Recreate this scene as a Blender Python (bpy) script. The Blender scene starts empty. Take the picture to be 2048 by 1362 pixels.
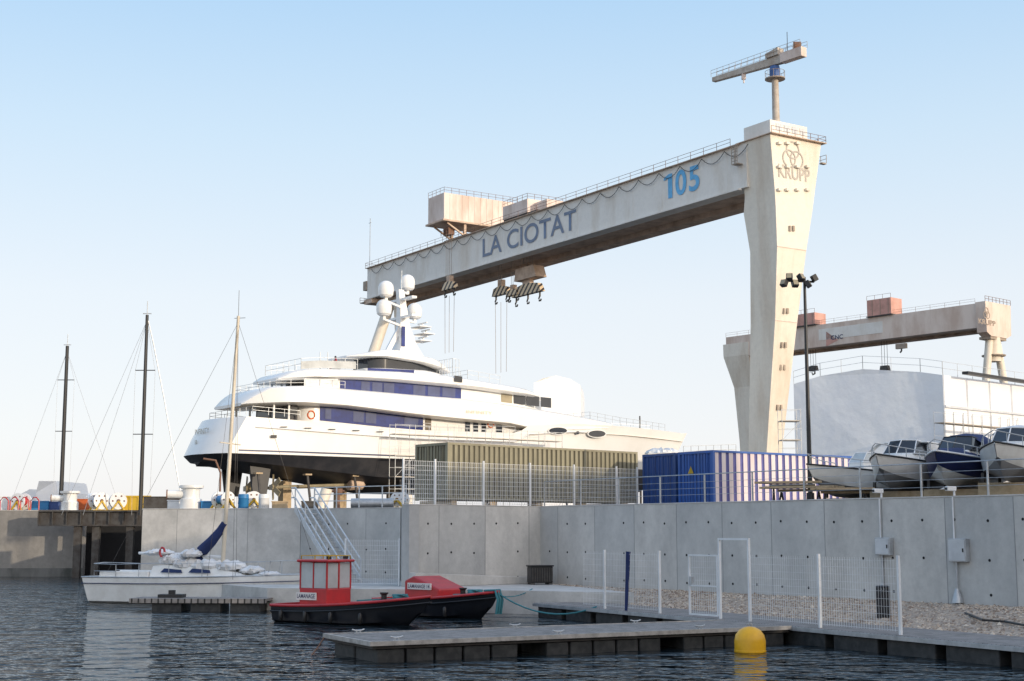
import bpy, bmesh, math, random
from mathutils import Vector, Matrix
random.seed(4)
R=math.radians; PI=math.pi
sc=bpy.context.scene; COL=sc.collection
F=2844.0; EYE=3.15; TH=math.atan(384/F); CT,ST=math.cos(TH),math.sin(TH)
cam=bpy.data.cameras.new('camera'); co=bpy.data.objects.new('camera',cam); COL.objects.link(co)
co.location=(0,0,EYE); co.rotation_euler=(PI/2+TH,0,0); cam.lens=50; cam.sensor_width=36; cam.clip_end=8000; sc.camera=co
def ray(px,py):
    a=(px-1024)/F; b=(681-py)/F
    return Vector((a,CT-b*ST,ST+b*CT))
def U(px,py,D):
    d=ray(px,py); return Vector((0,0,EYE))+d*(D/d.y)
def GZ(px,py,z):
    d=ray(px,py); return Vector((0,0,EYE))+d*((z-EYE)/d.z)
class Fr:
    def __init__(s,x,y,z,ang):
        s.o=Vector((x,y,z)); s.a=ang; s.X=Vector((math.cos(ang),math.sin(ang),0)); s.Y=Vector((-math.sin(ang),math.cos(ang),0))
    def pt(s,px,py,yl=0):
        d=ray(px,py); e=Vector((0,0,EYE))-s.o; t=(yl-e.dot(s.Y))/d.dot(s.Y); p=e+d*t
        return p.dot(s.X),p.z
    def ptx(s,px,py,xl=0):
        d=ray(px,py); e=Vector((0,0,EYE))-s.o; t=(xl-e.dot(s.X))/d.dot(s.X); p=e+d*t
        return p.dot(s.Y),p.z
class MB:
    def __init__(s): s.v=[];s.f=[];s.mi=[];s.m=0
    def add(s,vs,fs):
        o=len(s.v); s.v+=[tuple(p) for p in vs]; s.f+=[[i+o for i in f] for f in fs]; s.mi+=[s.m]*len(fs); return s
    def box(s,x0,x1,y0,y1,z0,z1):
        return s.add([(x0,y0,z0),(x1,y0,z0),(x1,y1,z0),(x0,y1,z0),(x0,y0,z1),(x1,y0,z1),(x1,y1,z1),(x0,y1,z1)],
          [(0,3,2,1),(4,5,6,7),(0,1,5,4),(1,2,6,5),(2,3,7,6),(3,0,4,7)])
    def bar(s,p,q,w,h=None):
        h=h or w; p=Vector(p);q=Vector(q);d=(q-p).normalized(); up=Vector((0,0,1)) if abs(d.z)<.95 else Vector((0,1,0))
        a=d.cross(up).normalized()*w/2; b=a.cross(d).normalized()*h/2
        return s.add([p-a-b,p+a-b,p+a+b,p-a+b,q-a-b,q+a-b,q+a+b,q-a+b],[(0,3,2,1),(4,5,6,7),(0,1,5,4),(1,2,6,5),(2,3,7,6),(3,0,4,7)])
    def tube(s,pts,r,n=6,r2=None):
        P=[Vector(p) for p in pts]; rings=[]
        for i,p in enumerate(P):
            d=(P[min(i+1,len(P)-1)]-P[max(i-1,0)]).normalized(); up=Vector((0,0,1)) if abs(d.z)<.9 else Vector((1,0,0))
            a=d.cross(up).normalized(); b=a.cross(d); rr=r+(r2-r)*i/(len(P)-1) if r2 is not None else r
            rings.append([p+a*rr*math.cos(2*PI*k/n)+b*rr*math.sin(2*PI*k/n) for k in range(n)])
        return s.loft(rings)
    def loft(s,rings,cap=True,closed=True):
        n=len(rings[0]); vs=[p for r in rings for p in r]; fs=[]
        for i in range(len(rings)-1):
            for k in range(n if closed else n-1):
                k2=(k+1)%n; fs.append((i*n+k,i*n+k2,(i+1)*n+k2,(i+1)*n+k))
        if cap and closed: fs.append(tuple(range(n-1,-1,-1))); fs.append(tuple(range((len(rings)-1)*n,len(rings)*n)))
        return s.add(vs,fs)
    def prism(s,poly,y0,y1):
        return s.loft([[(x,y0,z) for x,z in poly],[(x,y1,z) for x,z in poly]])
    def prismx(s,poly,x0,x1):
        return s.loft([[(x0,y,z) for y,z in poly],[(x1,y,z) for y,z in poly]])
    def prismz(s,poly,z0,z1):
        return s.loft([[(x,y,z0) for x,y in poly],[(x,y,z1) for x,y in poly]])
    def lathe(s,prof,cx=0,cy=0,n=16,axis='z',cz=0):
        rings=[]
        for r,z in prof:
            ring=[]
            for k in range(n):
                c,t=r*math.cos(2*PI*k/n),r*math.sin(2*PI*k/n)
                ring.append((cx+c,cy+t,cz+z) if axis=='z' else ((cx+z,cy+c,cz+t) if axis=='x' else (cx+c,cy+z,cz+t)))
            rings.append(ring)
        return s.loft(rings)
    def ball(s,c,r,n=12,sz=1):
        return s.lathe([(max(.001,r*math.sin(PI*i/8)),-r*sz*math.cos(PI*i/8)) for i in range(9)],c[0],c[1],n,cz=c[2])
    def build(s,name,mats,parent=None,smooth=False,bevel=0,kind=None):
        me=bpy.data.meshes.new(name); me.from_pydata(s.v,[],s.f)
        if not isinstance(mats,(list,tuple)): mats=[mats]
        for m in mats: me.materials.append(m)
        for p,i in zip(me.polygons,s.mi): p.material_index=i
        bm=bmesh.new(); bm.from_mesh(me); bmesh.ops.recalc_face_normals(bm,faces=bm.faces); bm.to_mesh(me); bm.free()
        if smooth:
            for p in me.polygons: p.use_smooth=True
            me.set_sharp_from_angle(angle=R(38))
        o=bpy.data.objects.new(name,me); COL.objects.link(o); o.parent=parent
        if bevel:
            b=o.modifiers.new('bevel','BEVEL'); b.width=bevel; b.segments=2; b.limit_method='ANGLE'
        if kind: o['kind']=kind
        return o
def thing(name,label,cat,loc=(0,0,0),rz=0,group=None):
    o=bpy.data.objects.new(name,None); COL.objects.link(o); o.location=loc; o.rotation_euler=(0,0,rz); o['label']=label; o['category']=cat
    if group: o['group']=group
    o.empty_display_size=.2
    return o
def tag(o,label,cat,group=None):
    o['label']=label;o['category']=cat
    if group:o['group']=group
    return o
def lerp(tab,x):
    if x<=tab[0][0]: return tab[0][1]
    for (a,b),(c,d) in zip(tab,tab[1:]):
        if x<=c: return b+(d-b)*(x-a)/(c-a) if c>a else d
    return tab[-1][1]
# ---------------------------------------------------------------- materials
def mat(name,c,r=.6,metal=0,c2=None,s=1.0,lo=.4,hi=.65,bump=0,bs=10,streak=None,dist=.02,speck=0):
    m=bpy.data.materials.new(name); m.use_nodes=True; nt=m.node_tree; N=nt.nodes; L=nt.links; B=N['Principled BSDF']
    B.inputs['Roughness'].default_value=r; B.inputs['Metallic'].default_value=metal
    if c2 is None: c2=tuple(v*.78 for v in c)
    g=N.new('ShaderNodeNewGeometry'); mp=N.new('ShaderNodeMapping'); L.new(g.outputs['Position'],mp.inputs['Vector'])
    if streak: mp.inputs['Scale'].default_value=(1,1,streak)
    n=N.new('ShaderNodeTexNoise'); n.inputs['Scale'].default_value=s; n.inputs['Detail'].default_value=7; n.inputs['Roughness'].default_value=.62
    L.new(mp.outputs[0],n.inputs['Vector'])
    cr=N.new('ShaderNodeValToRGB'); cr.color_ramp.elements[0].position=lo; cr.color_ramp.elements[1].position=hi
    cr.color_ramp.elements[0].color=(*c,1); cr.color_ramp.elements[1].color=(*c2,1)
    L.new(n.outputs['Fac'],cr.inputs[0]); out=cr.outputs[0]
    if speck:
        n3=N.new('ShaderNodeTexNoise'); n3.inputs['Scale'].default_value=s*5; n3.inputs['Detail'].default_value=6; n3.inputs['Roughness'].default_value=.75; L.new(g.outputs['Position'],n3.inputs['Vector'])
        c3=N.new('ShaderNodeValToRGB'); c3.color_ramp.elements[0].position=.3; c3.color_ramp.elements[1].position=.62; k=1-speck; c3.color_ramp.elements[0].color=(k,k,k,1); c3.color_ramp.elements[1].color=(1,1,1,1); L.new(n3.outputs['Fac'],c3.inputs[0])
        mx=N.new('ShaderNodeMix'); mx.data_type='RGBA'; mx.blend_type='MULTIPLY'; mx.inputs[0].default_value=1; L.new(out,mx.inputs[6]); L.new(c3.outputs[0],mx.inputs[7]); out=mx.outputs[2]
    L.new(out,B.inputs['Base Color'])
    if bump:
        n2=N.new('ShaderNodeTexNoise'); n2.inputs['Scale'].default_value=bs; n2.inputs['Detail'].default_value=5; L.new(g.outputs['Position'],n2.inputs['Vector'])
        b=N.new('ShaderNodeBump'); b.inputs['Strength'].default_value=bump; b.inputs['Distance'].default_value=dist; L.new(n2.outputs['Fac'],b.inputs['Height']); L.new(b.outputs[0],B.inputs['Normal'])
    return m
m_yw=mat('yacht_white',(.84,.83,.81),.22,c2=(.79,.78,.75),s=.3)
m_yg=mat('yacht_blue_glass',(.015,.035,.2),.08,c2=(.01,.02,.12))
m_ygl=mat('yacht_window_pane',(.07,.09,.2),.06)
m_dg=mat('dark_glass',(.03,.035,.045),.08)
m_gold=mat('gold_glass',(.35,.3,.2),.25)
m_bh=mat('black_antifouling',(.012,.014,.02),.45,c2=(.03,.03,.035),s=.6)
m_navy=mat('navy_paint',(.01,.02,.09),.35)
m_int=mat('shaded_interior',(.16,.13,.1),.7)  # dark colour stands in for shade inside the deck openings
m_cr=mat('crane_cream_paint',(.76,.7,.6),.55,c2=(.55,.44,.33),s=.28,lo=.48,hi=.85,streak=.2,bump=.15,bs=2,speck=.1)
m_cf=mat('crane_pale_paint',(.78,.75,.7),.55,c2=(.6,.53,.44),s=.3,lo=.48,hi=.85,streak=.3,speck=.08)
m_cb=mat('crane_shadow_brown',(.62,.47,.36),.65,c2=(.42,.3,.22),s=.5)  # shadow brown: underside shade put into the colour, shared by fittings
m_pink=mat('faded_pink_paint',(.72,.61,.55),.6,c2=(.55,.43,.36),s=.5,streak=.3)
m_jib=mat('jib_grey_brown_paint',(.5,.45,.39),.6,c2=(.36,.29,.23),s=.8)
m_red2=mat('faded_red_paint',(.62,.33,.27),.6,c2=(.46,.25,.2),s=.5)
m_ltblue=mat('number_blue',(.12,.44,.76),.5)
m_ltgrey=mat('letter_slate',(.17,.22,.32),.5)
m_brn=mat('letter_brown',(.36,.29,.23),.6)
m_kr=mat('letter_grey',(.47,.43,.38),.6)
m_blk=mat('black_metal',(.018,.018,.02),.45)
m_stl=mat('galvanised_steel',(.5,.52,.54),.42,.5,c2=(.36,.38,.4),s=3)
m_gal=mat('pale_galvanised_steel',(.62,.64,.66),.45,.2,c2=(.5,.52,.54),s=3)
m_stld=mat('dark_steel',(.09,.085,.08),.6,.3,c2=(.05,.04,.035),s=2)
m_wht=mat('white_paint',(.8,.81,.82),.4,c2=(.7,.71,.72),s=2)
m_wire=mat('mesh_wire',(.76,.77,.78),.5)
m_wrap=mat('white_shrink_wrap',(.88,.89,.9),.4,c2=(.8,.82,.86),s=.25,bump=.3,bs=.7,dist=.25)
m_cane=mat('cream_mast',(.66,.58,.46),.4)
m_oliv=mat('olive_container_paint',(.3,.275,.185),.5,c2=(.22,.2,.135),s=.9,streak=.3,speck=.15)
m_olivd=mat('olive_groove_shade',(.13,.12,.08),.6)  # darker groove colour paints in recess shade between the ribs
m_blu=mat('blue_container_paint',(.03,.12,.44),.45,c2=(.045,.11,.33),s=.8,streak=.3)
m_blud=mat('blue_groove_shade',(.02,.08,.3),.5)  # groove faces darkened in colour to imitate rib shading
m_dblu=mat('dark_blue_container_paint',(.025,.07,.24),.45,c2=(.04,.08,.2),s=.8,streak=.3)
m_lil=mat('sun_faded_container_side',(.78,.7,.7),.5,c2=(.68,.56,.56),s=.9,streak=.3)
m_lild=mat('container_side_groove',(.13,.13,.36),.5)
m_con=mat('concrete_grey',(.6,.59,.565),.85,c2=(.44,.44,.43),s=.5,lo=.34,hi=.7,bump=.25,bs=14,streak=.45,speck=.14)
m_conb=mat('concrete_grey_darker',(.54,.535,.515),.85,c2=(.39,.39,.385),s=.6,lo=.36,hi=.7,bump=.25,bs=14,streak=.35,speck=.14)
m_conc=mat('concrete_grey_warm',(.63,.61,.575),.85,c2=(.46,.45,.43),s=.8,lo=.38,hi=.72,bump=.25,bs=14,streak=.4,speck=.14)
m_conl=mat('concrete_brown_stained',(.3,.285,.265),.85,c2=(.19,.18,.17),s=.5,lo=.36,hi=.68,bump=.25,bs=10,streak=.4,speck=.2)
m_con2=mat('concrete_light',(.62,.6,.57),.85,c2=(.42,.41,.39),s=.7,lo=.36,hi=.7,bump=.25,bs=12,speck=.14)
m_cond=mat('concrete_stain_and_shade',(.17,.17,.165),.85,c2=(.07,.075,.07),s=.8,bump=.3,bs=6,streak=.4)  # dark tone serves the tide stain and the painted shade of the dock opening
m_hole=mat('dark_hole',(.02,.02,.022),.9)
m_joint=mat('joint_line',(.27,.27,.27),.9)
m_deck=mat('weathered_deck_wood',(.33,.3,.28),.75,c2=(.19,.175,.16),s=3,bump=.2,bs=20)
m_flt=mat('black_pontoon_float',(.02,.022,.024),.6,c2=(.05,.05,.05),s=4)
m_grv=mat('gravel_stone',(.56,.45,.35),.9,c2=(.36,.28,.21),s=6)
m_grd=mat('gravel_bed',(.5,.41,.33),.95,c2=(.25,.2,.16),s=5,bump=1,bs=14,dist=.08)
m_asph=mat('yard_asphalt',(.06,.06,.06),.9)
m_red=mat('boat_red',(.5,.03,.035),.38,c2=(.38,.03,.035),s=2)
m_bhul=mat('boat_black',(.014,.016,.022),.3)
m_gel=mat('gelcoat_white',(.82,.82,.8),.28,c2=(.72,.71,.68),s=1.5)
m_glass=mat('boat_glass',(.5,.54,.55),.08)
m_yel=mat('yellow_buoy',(.85,.45,.01),.38,c2=(.76,.39,.01),s=5)
m_yelp=mat('yellow_paint',(.65,.42,.03),.5)
m_ora=mat('orange_paint',(.6,.13,.03),.5)
m_tarp=mat('navy_cloth',(.014,.03,.12),.8,bump=.6,bs=6,dist=.06)
m_cloth=mat('white_cloth',(.8,.8,.8),.8,bump=.8,bs=5,dist=.08)
m_teal=mat('teal_rope',(.05,.22,.26),.8)
m_wood=mat('timber_planks',(.52,.4,.26),.8,c2=(.38,.28,.17),s=3)
m_rust=mat('rusty_brown',(.22,.12,.08),.8)
m_blup=mat('bright_blue_paint',(.03,.22,.5),.5)
def planks(m,ang,w=.14):
    nt=m.node_tree;N=nt.nodes;L=nt.links;B=N['Principled BSDF']
    g=N.new('ShaderNodeNewGeometry'); mp=N.new('ShaderNodeMapping'); mp.inputs['Rotation'].default_value=(0,0,ang); L.new(g.outputs['Position'],mp.inputs['Vector'])
    wv=N.new('ShaderNodeTexWave'); wv.bands_direction='X'; wv.inputs['Scale'].default_value=1/(w*3.2); L.new(mp.outputs[0],wv.inputs['Vector'])
    cr=N.new('ShaderNodeValToRGB'); cr.color_ramp.elements[0].position=.05; cr.color_ramp.elements[1].position=.22; cr.color_ramp.elements[0].color=(.1,.1,.1,1)
    L.new(wv.outputs['Fac'],cr.inputs[0])
    mx=N.new('ShaderNodeMix'); mx.data_type='RGBA'; mx.blend_type='MULTIPLY'; mx.inputs[0].default_value=1
    old=B.inputs['Base Color'].links[0].from_socket; L.new(old,mx.inputs[6]); L.new(cr.outputs[0],mx.inputs[7]); L.new(mx.outputs[2],B.inputs['Base Color'])
AW=math.atan2(.884,-.468)
planks(m_deck,-AW)
m_wat=bpy.data.materials.new('harbour_water'); m_wat.use_nodes=True
nt=m_wat.node_tree;N=nt.nodes;L=nt.links;B=N['Principled BSDF']; B.inputs['Base Color'].default_value=(.006,.012,.016,1); B.inputs['Roughness'].default_value=.02; B.inputs['IOR'].default_value=1.33
g=N.new('ShaderNodeNewGeometry'); prev=None
for s_,st,dd in ((.8,1,.6),(2.4,1,.22),(7,.35,.04)):
    mp=N.new('ShaderNodeMapping'); mp.inputs['Scale'].default_value=(.65,1.0,1); mp.inputs['Rotation'].default_value=(0,0,.3*s_); L.new(g.outputs['Position'],mp.inputs['Vector'])
    n=N.new('ShaderNodeTexNoise'); n.inputs['Scale'].default_value=s_; n.inputs['Detail'].default_value=2; L.new(mp.outputs[0],n.inputs['Vector'])
    b=N.new('ShaderNodeBump'); b.inputs['Strength'].default_value=st; b.inputs['Distance'].default_value=dd; L.new(n.outputs['Fac'],b.inputs['Height'])
    if prev: L.new(prev.outputs[0],b.inputs['Normal'])
    prev=b
L.new(prev.outputs[0],B.inputs['Normal'])
# ---------------------------------------------------------------- light
S2=Vector((.75,-.66,0)).normalized(); EL=R(10); sd=Vector((S2.x*math.cos(EL),S2.y*math.cos(EL),math.sin(EL)))
w=bpy.data.worlds.new('World'); sc.world=w; w.use_nodes=True; nt=w.node_tree; N=nt.nodes; L=nt.links
sk=N.new('ShaderNodeTexSky'); sk.sky_type='NISHITA'; sk.sun_disc=False; sk.sun_elevation=EL; sk.sun_rotation=math.atan2(S2.x,S2.y); sk.air_density=1.0; sk.dust_density=1.0; sk.ozone_density=1.5
bg=N['Background']; bg.inputs[1].default_value=.15
tc=N.new('ShaderNodeTexCoord'); sx=N.new('ShaderNodeSeparateXYZ'); L.new(tc.outputs['Generated'],sx.inputs[0])
rp=N.new('ShaderNodeValToRGB'); e=rp.color_ramp.elements
K_=lambda r,g_,b_:(r,g_,b_,1)
e[0].position=0; e[0].color=K_(.95,.93,.95); e[1].position=1; e[1].color=K_(.32,.52,.85)
for p_,c_ in ((.06,(.95,.96,.99)),(.16,(.87,.93,1.0)),(.27,(.67,.84,1.0)),(.36,(.50,.73,.98)),(.6,(.36,.58,.90))):
    q=e.new(p_); q.color=K_(*c_)
L.new(sx.outputs['Z'],rp.inputs[0])
gn=N.new('ShaderNodeMix'); gn.data_type='RGBA'; gn.blend_type='MULTIPLY'; gn.inputs[0].default_value=1; gn.inputs[7].default_value=(6.9,6.9,6.9,1); gn.clamp_result=False; L.new(rp.outputs[0],gn.inputs[6])
mx=N.new('ShaderNodeMix'); mx.data_type='RGBA'; mx.inputs[0].default_value=.86; L.new(sk.outputs[0],mx.inputs[6]); L.new(gn.outputs[2],mx.inputs[7])
dt=N.new('ShaderNodeVectorMath'); dt.operation='DOT_PRODUCT'; L.new(tc.outputs['Generated'],dt.inputs[0]); dt.inputs[1].default_value=tuple(sd)
cl=N.new('ShaderNodeMath'); cl.operation='MAXIMUM'; cl.inputs[1].default_value=0; L.new(dt.outputs['Value'],cl.inputs[0])
pw=N.new('ShaderNodeMath'); pw.operation='POWER'; pw.inputs[1].default_value=1.5; L.new(cl.outputs[0],pw.inputs[0])
gl=N.new('ShaderNodeVectorMath'); gl.operation='SCALE'; gl.inputs[0].default_value=(8.5,6.4,4.2); L.new(pw.outputs[0],gl.inputs['Scale'])
ad=N.new('ShaderNodeVectorMath'); ad.operation='ADD'; L.new(mx.outputs[2],ad.inputs[0]); L.new(gl.outputs[0],ad.inputs[1]); L.new(ad.outputs[0],bg.inputs[0])
sl=bpy.data.lights.new('sun','SUN'); sl.energy=2.8; sl.angle=R(.5); sl.color=(1,.84,.64); so=bpy.data.objects.new('sun',sl); COL.objects.link(so)
so.rotation_euler=(-sd).to_track_quat('-Z','Y').to_euler(); so.location=(50,-50,60)
sc.view_settings.view_transform='Standard'; sc.view_settings.look='None'; sc.view_settings.exposure=0
# ---------------------------------------------------------------- text
def text(name,s,mt,parent,o,xv,zv,off=0.0):
    cu=bpy.data.curves.new(name,'FONT'); cu.body=s; cu.size=1; cu.offset=off; cu.extrude=0
    to=bpy.data.objects.new('tmp',cu); COL.objects.link(to); dg=bpy.context.evaluated_depsgraph_get(); dg.update()
    me=bpy.data.meshes.new_from_object(to.evaluated_get(dg)); COL.objects.unlink(to); bpy.data.objects.remove(to)
    xs=[v.co.x for v in me.vertices]; ys=[v.co.y for v in me.vertices]; x0,x1,y0,y1=min(xs),max(xs),min(ys),max(ys)
    o=Vector(o);xv=Vector(xv);zv=Vector(zv)
    for v in me.vertices: v.co=o+xv*((v.co.x-x0)/(x1-x0))+zv*((v.co.y-y0)/(y1-y0))
    me.materials.clear(); me.materials.append(mt); me.name=name
    ob=bpy.data.objects.new(name,me); COL.objects.link(ob); ob.parent=parent; return ob
def rail(mb,pts,h=1.1,step=1.5,nr=3,r=.025):
    for a,b in zip(pts,pts[1:]):
        a=Vector(a);b=Vector(b); n=max(1,round((b-a).length/step))
        for i in range(n+1):
            p=a.lerp(b,i/n); mb.bar(p,p+Vector((0,0,h)),r*1.6)
        for k in range(nr):
            z=Vector((0,0,h*(k+1)/nr)); mb.bar(a+z,b+z,r*1.4)
    return mb
def meshp(mb,x0,x1,z0,z1,dx=.1,dz=.2,w=.006,y=0):
    x=x0
    while x<=x1: mb.box(x-w/2,x+w/2,y-w/2,y+w/2,z0,z1); x+=dx
    z=z0+.03
    while z<=z1: mb.box(x0,x1,y-w/2-.004,y+w/2-.004,z-w*.6,z+w*.6); z+=dz
    return mb
# ---------------------------------------------------------------- setting
MB().add([(-4000,-300,0),(4000,-300,0),(4000,6000,0),(-4000,6000,0)],[(0,1,2,3)]).build('water',m_wat,kind='structure')
C1=(-4.3,60.0); C2=(1.28,65.0); W1=(18.2,41.6)
MB().add([(x,y,4.32) for x,y in [(-600,106),(-31,106),(-31,125),(-24,125),(-24,106),(-19.3,76.4),(-10.9,74.4),(-5.4,70.4),(-4.1,60.5),(1.28,65.5),(18.7,42.2),(60,0),(600,0),(900,900),(-600,900)]],[tuple(range(15))]).build('ground',m_asph,kind='structure')
ap=MB(); ap.prismz([(-19,75.5),(-12,62),(-10,59),(-1,57),(4.6,54.4),(1.4,64.9),(-4.3,59.9),(-5.5,70),(-11,74)],-1.5,.9); ap.build('pavement',m_con2,kind='structure')
nA,nB=40,12; vs=[];fs=[]
fa,fb=Vector((16.9,30.0)),Vector((4.3,54.2)); wa,wb=Vector(W1),Vector(C2)
def gp(u,v):
    a=fa.lerp(fb,u); b=wa.lerp(wb,u); p=a.lerp(b,v); z=.44+.42*min(1,v*1.6)+.09*math.sin(u*23+v*5)*v*(1-v)*3
    return Vector((p.x,p.y,z))
for i in range(nA+1):
    for j in range(nB+1): vs.append(gp(i/nA,j/nB))
for i in range(nA):
    for j in range(nB): k=i*(nB+1)+j; fs.append((k,k+1,k+nB+2,k+nB+1))
MB().add(vs,fs).build('gravel_bank',m_grd,kind='structure',smooth=True)
mb=MB()
for i in range(9000):
    p=gp(random.random(),random.random()**1.2); r=random.uniform(.02,.06)
    if random.random()<.02: r*=2.4
    q=[Vector((random.uniform(.6,1.1)*a,random.uniform(.6,1.1)*b,random.uniform(.5,.8)*c))*r for a,b,c in ((1,0,0),(0,1,0),(-1,0,0),(0,-1,0),(0,0,1),(0,0,-1))]
    mb.m=random.choice((0,0,0,1,2,2)); mb.add([p+x for x in q],[(0,1,4),(1,2,4),(2,3,4),(3,0,4),(1,0,5),(2,1,5),(3,2,5),(0,3,5)])
o=mb.build('gravel',[m_grv,mat('gravel_pale',(.68,.58,.47),.9),mat('gravel_dark',(.27,.2,.15),.9)],kind='stuff'); tag(o,'pale and brown stones heaped along the foot of the concrete wall','gravel')
# ---- walls
def wall(name,label,A,B,z0,z1,th=.5,joint=2.6,holes=True,m=None,coping=True,mlow=None,off=0):
    A=Vector(A);B=Vector(B);d=B-A;L_=d.length; root=thing(name,label,'wall',(A.x,A.y,0),math.atan2(d.y,d.x))
    ms=[m,m,m,m_joint,m_hole] if m else [m_con,m_conb,m_conc,m_joint,m_hole]
    mb=MB(); xs=[0]; x=joint*.5+off
    while x<L_-.3: xs.append(x); x+=joint
    xs.append(L_)
    for a,b in zip(xs,xs[1:]):
        mb.m=random.choice((0,1,2,0)); mb.box(a,b,0,th,z0,z1)
    mb.m=3
    for x in xs[1:-1]: mb.box(x-.012,x+.012,-.004,0,z0,z1-.02)
    if holes:
        x=.7+off; mb.m=4
        while x<L_-.2:
            for z in (z1-.75,z1-2.0,z1-3.1):
                if z>z0+.3 and random.random()<.93: mb.lathe([(.05,0),(.05,-.006)],x,0,8,'y',z+random.uniform(-.03,.03))
            x+=1.28
    mb.build('wall_face',ms,root)
    if mlow: MB().box(0,L_,-.012,0,z0,mlow).build('wet_stain',m_cond,root)
    if coping: MB().box(-.01,L_+.01,-.02,th+.03,z1,z1+.05).build('coping',m_con2,root,bevel=.015)
    return root
wall('concrete_wall','long grey concrete wall with tie holes behind the gravel bank',C2,W1,.3,4.29)
wall('concrete_wall','pale concrete wall facing the red boats beyond the paved apron',C1,C2,.5,4.29,off=.3)
wall('concrete_wall','narrow concrete return wall beside the steel staircase',(-5.4,70),C1,.5,4.28,th=.4,holes=False)
wall('quay_wall','concrete quay wall behind the steel staircase',(-10.9,74),(-5.45,70.02),.3,4.33,joint=3)
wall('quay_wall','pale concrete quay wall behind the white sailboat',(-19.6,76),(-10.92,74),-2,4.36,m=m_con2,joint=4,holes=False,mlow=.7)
wall('quay_wall','dark side wall of the dock opening left of the sailboat mast',(-24,124),(-19.62,76.02),-2,4.34,m=m_cond,holes=False)  # dark colour carries the shade of the dock opening
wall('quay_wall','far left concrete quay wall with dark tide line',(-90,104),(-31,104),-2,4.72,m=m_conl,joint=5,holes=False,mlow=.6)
wall('quay_wall','shaded back wall of the dark dock opening',(-31,124),(-24.1,124),-2,4.3,m=m_cond,holes=False)  # shade inside the dock is put into this wall's dark colour
f=Fr(C1[0],C1[1],0,math.atan2(C2[1]-C1[1],C2[0]-C1[0]))
pl_=tag(MB().prism([(0.0,.9),(7.3,.9),(7.3,1.15),(0.0,1.5)],-.45,-.005).build('concrete_plinth',m_con2,bevel=.03),'low concrete plinth along the foot of the pale wall','plinth'); pl_.location=f.o; pl_.rotation_euler=(0,0,f.a)
r_=thing('dock_footbridge','dark steel girder walkway spanning the dock opening','bridge',(-33.5,101.5,0),0)
mb=MB(); mb.box(0,14,0,.4,3.7,4.6); mb.box(0,14,-.2,.6,4.6,4.72); mb.box(0,14,-.2,.6,3.6,3.7)
for i in range(15): mb.box(i-.04,i+.04,-.18,.0,3.7,4.6)
mb.build('girder',m_stld,r_)
for i,x in enumerate((2.5,3.8,6.2,8.5,11.0)): MB().box(x,x+.5,0,.4,-2,3.6).build('pile',m_stld,r_)
q=tag(MB().box(-2,10,0,.3,0,4.4).build('dock_shade_sheet',m_hole),'black sheet standing in for the shade deep inside the dock opening','wall'); q.location=(-30.9,108,-.5)  # flat near-black sheet put in for the dock opening's shade
# ---- walkway
NP=Vector((1.3,54.0)); nd=Vector((-.468,.884)).normalized()
wf=Fr(NP.x,NP.y,0,math.atan2(-nd.y,-nd.x))
wr=thing('floating_walkway','long grey plank walkway along the gravel bank carrying the white fence','pontoon',(NP.x,NP.y,0),wf.a)
MB().box(-1,29,0,2.5,.4,.5).build('deck',m_deck,wr)
MB().box(-1,29,-.06,-.002,.38,.49).build('edge_beam',m_stl,wr)
for i in range(14):
    x=-0.8+i*2.1
    MB().box(x,x+1.75,.06,2.3,-.35,.39).build('float',m_flt,wr,bevel=.04)
# ---- front pontoon
PW=3.3
pf=Fr(-3.45-.467*.55+.884*.3,34.6+.884*.55+.467*.3,0,math.atan2(.467,.884))
pr=thing('floating_pontoon','grey plank pontoon on black floats in the foreground water','pontoon',pf.o,pf.a)
md2=mat('weathered_deck_wood_cross',(.33,.3,.28),.75,c2=(.19,.175,.16),s=3,bump=.2,bs=20)
MB().box(.06,12.9,.06,PW-.06,.4,.5).build('deck',md2,pr); planks(md2,-pf.a)
m_alu=mat('pale_alloy_edge',(.5,.47,.44),.5,.2,c2=(.32,.3,.28),s=4)
mb=MB(); mb.box(0,12.9,0,.058,.41,.52); mb.box(0,.058,.06,PW-.06,.41,.52); mb.box(0,12.9,PW-.058,PW,.41,.52); mb.build('edge_beam',m_alu,pr)
MB().box(.1,12.9,.1,PW-.1,.33,.395).build('under_frame',m_stld,pr)
for a,b in ((.25,4.2),(5.0,8.6),(9.3,12.8)):
    n=5
    for i in range(n):
        x=a+(b-a)*i/n; MB().box(x,x+(b-a)/n-.05,.16,1.6,-.35,.325).build('float',m_flt,pr,bevel=.05)
    MB().box(a,b,1.7,PW-.2,-.35,.32).build('float',m_flt,pr,bevel=.05)
def cleat(label,wx,wy,rz,z=.5):
    o=MB(); o.bar((-.05,0,0),(-.05,0,.08),.035); o.bar((.05,0,0),(.05,0,.08),.035); o.tube([(-.17,0,.11),(-.09,0,.085),(0,0,.08),(.09,0,.085),(.17,0,.11)],.02,8); o.box(-.1,.1,-.04,.04,0,.015)
    o=o.build('mooring_cleat',m_stl,smooth=True); o.location=(wx,wy,z); o.rotation_euler=(0,0,rz); tag(o,label,'cleat')
for lab,x,y in (('mooring cleat at the far left corner of the foreground pontoon',.9,PW-.25),('mooring cleat at the near left corner of the foreground pontoon',.8,.25),('mooring cleat on the far edge of the foreground pontoon behind its middle',5.6,PW-.25),('mooring cleat on the near edge of the foreground pontoon near its middle',5.4,.25),('mooring cleat on the far edge of the foreground pontoon nearest the walkway',9.6,PW-.25),('mooring cleat on the near edge of the foreground pontoon beside the yellow buoy',9.9,.25)):
    p=pf.o+pf.X*x+pf.Y*y; cleat(lab,p.x,p.y,pf.a)
def wcurve(name,label,cat,pts,r,m,n=6):
    o=MB().tube(pts,r,n).build(name,m,smooth=True); tag(o,label,cat); return o
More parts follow.
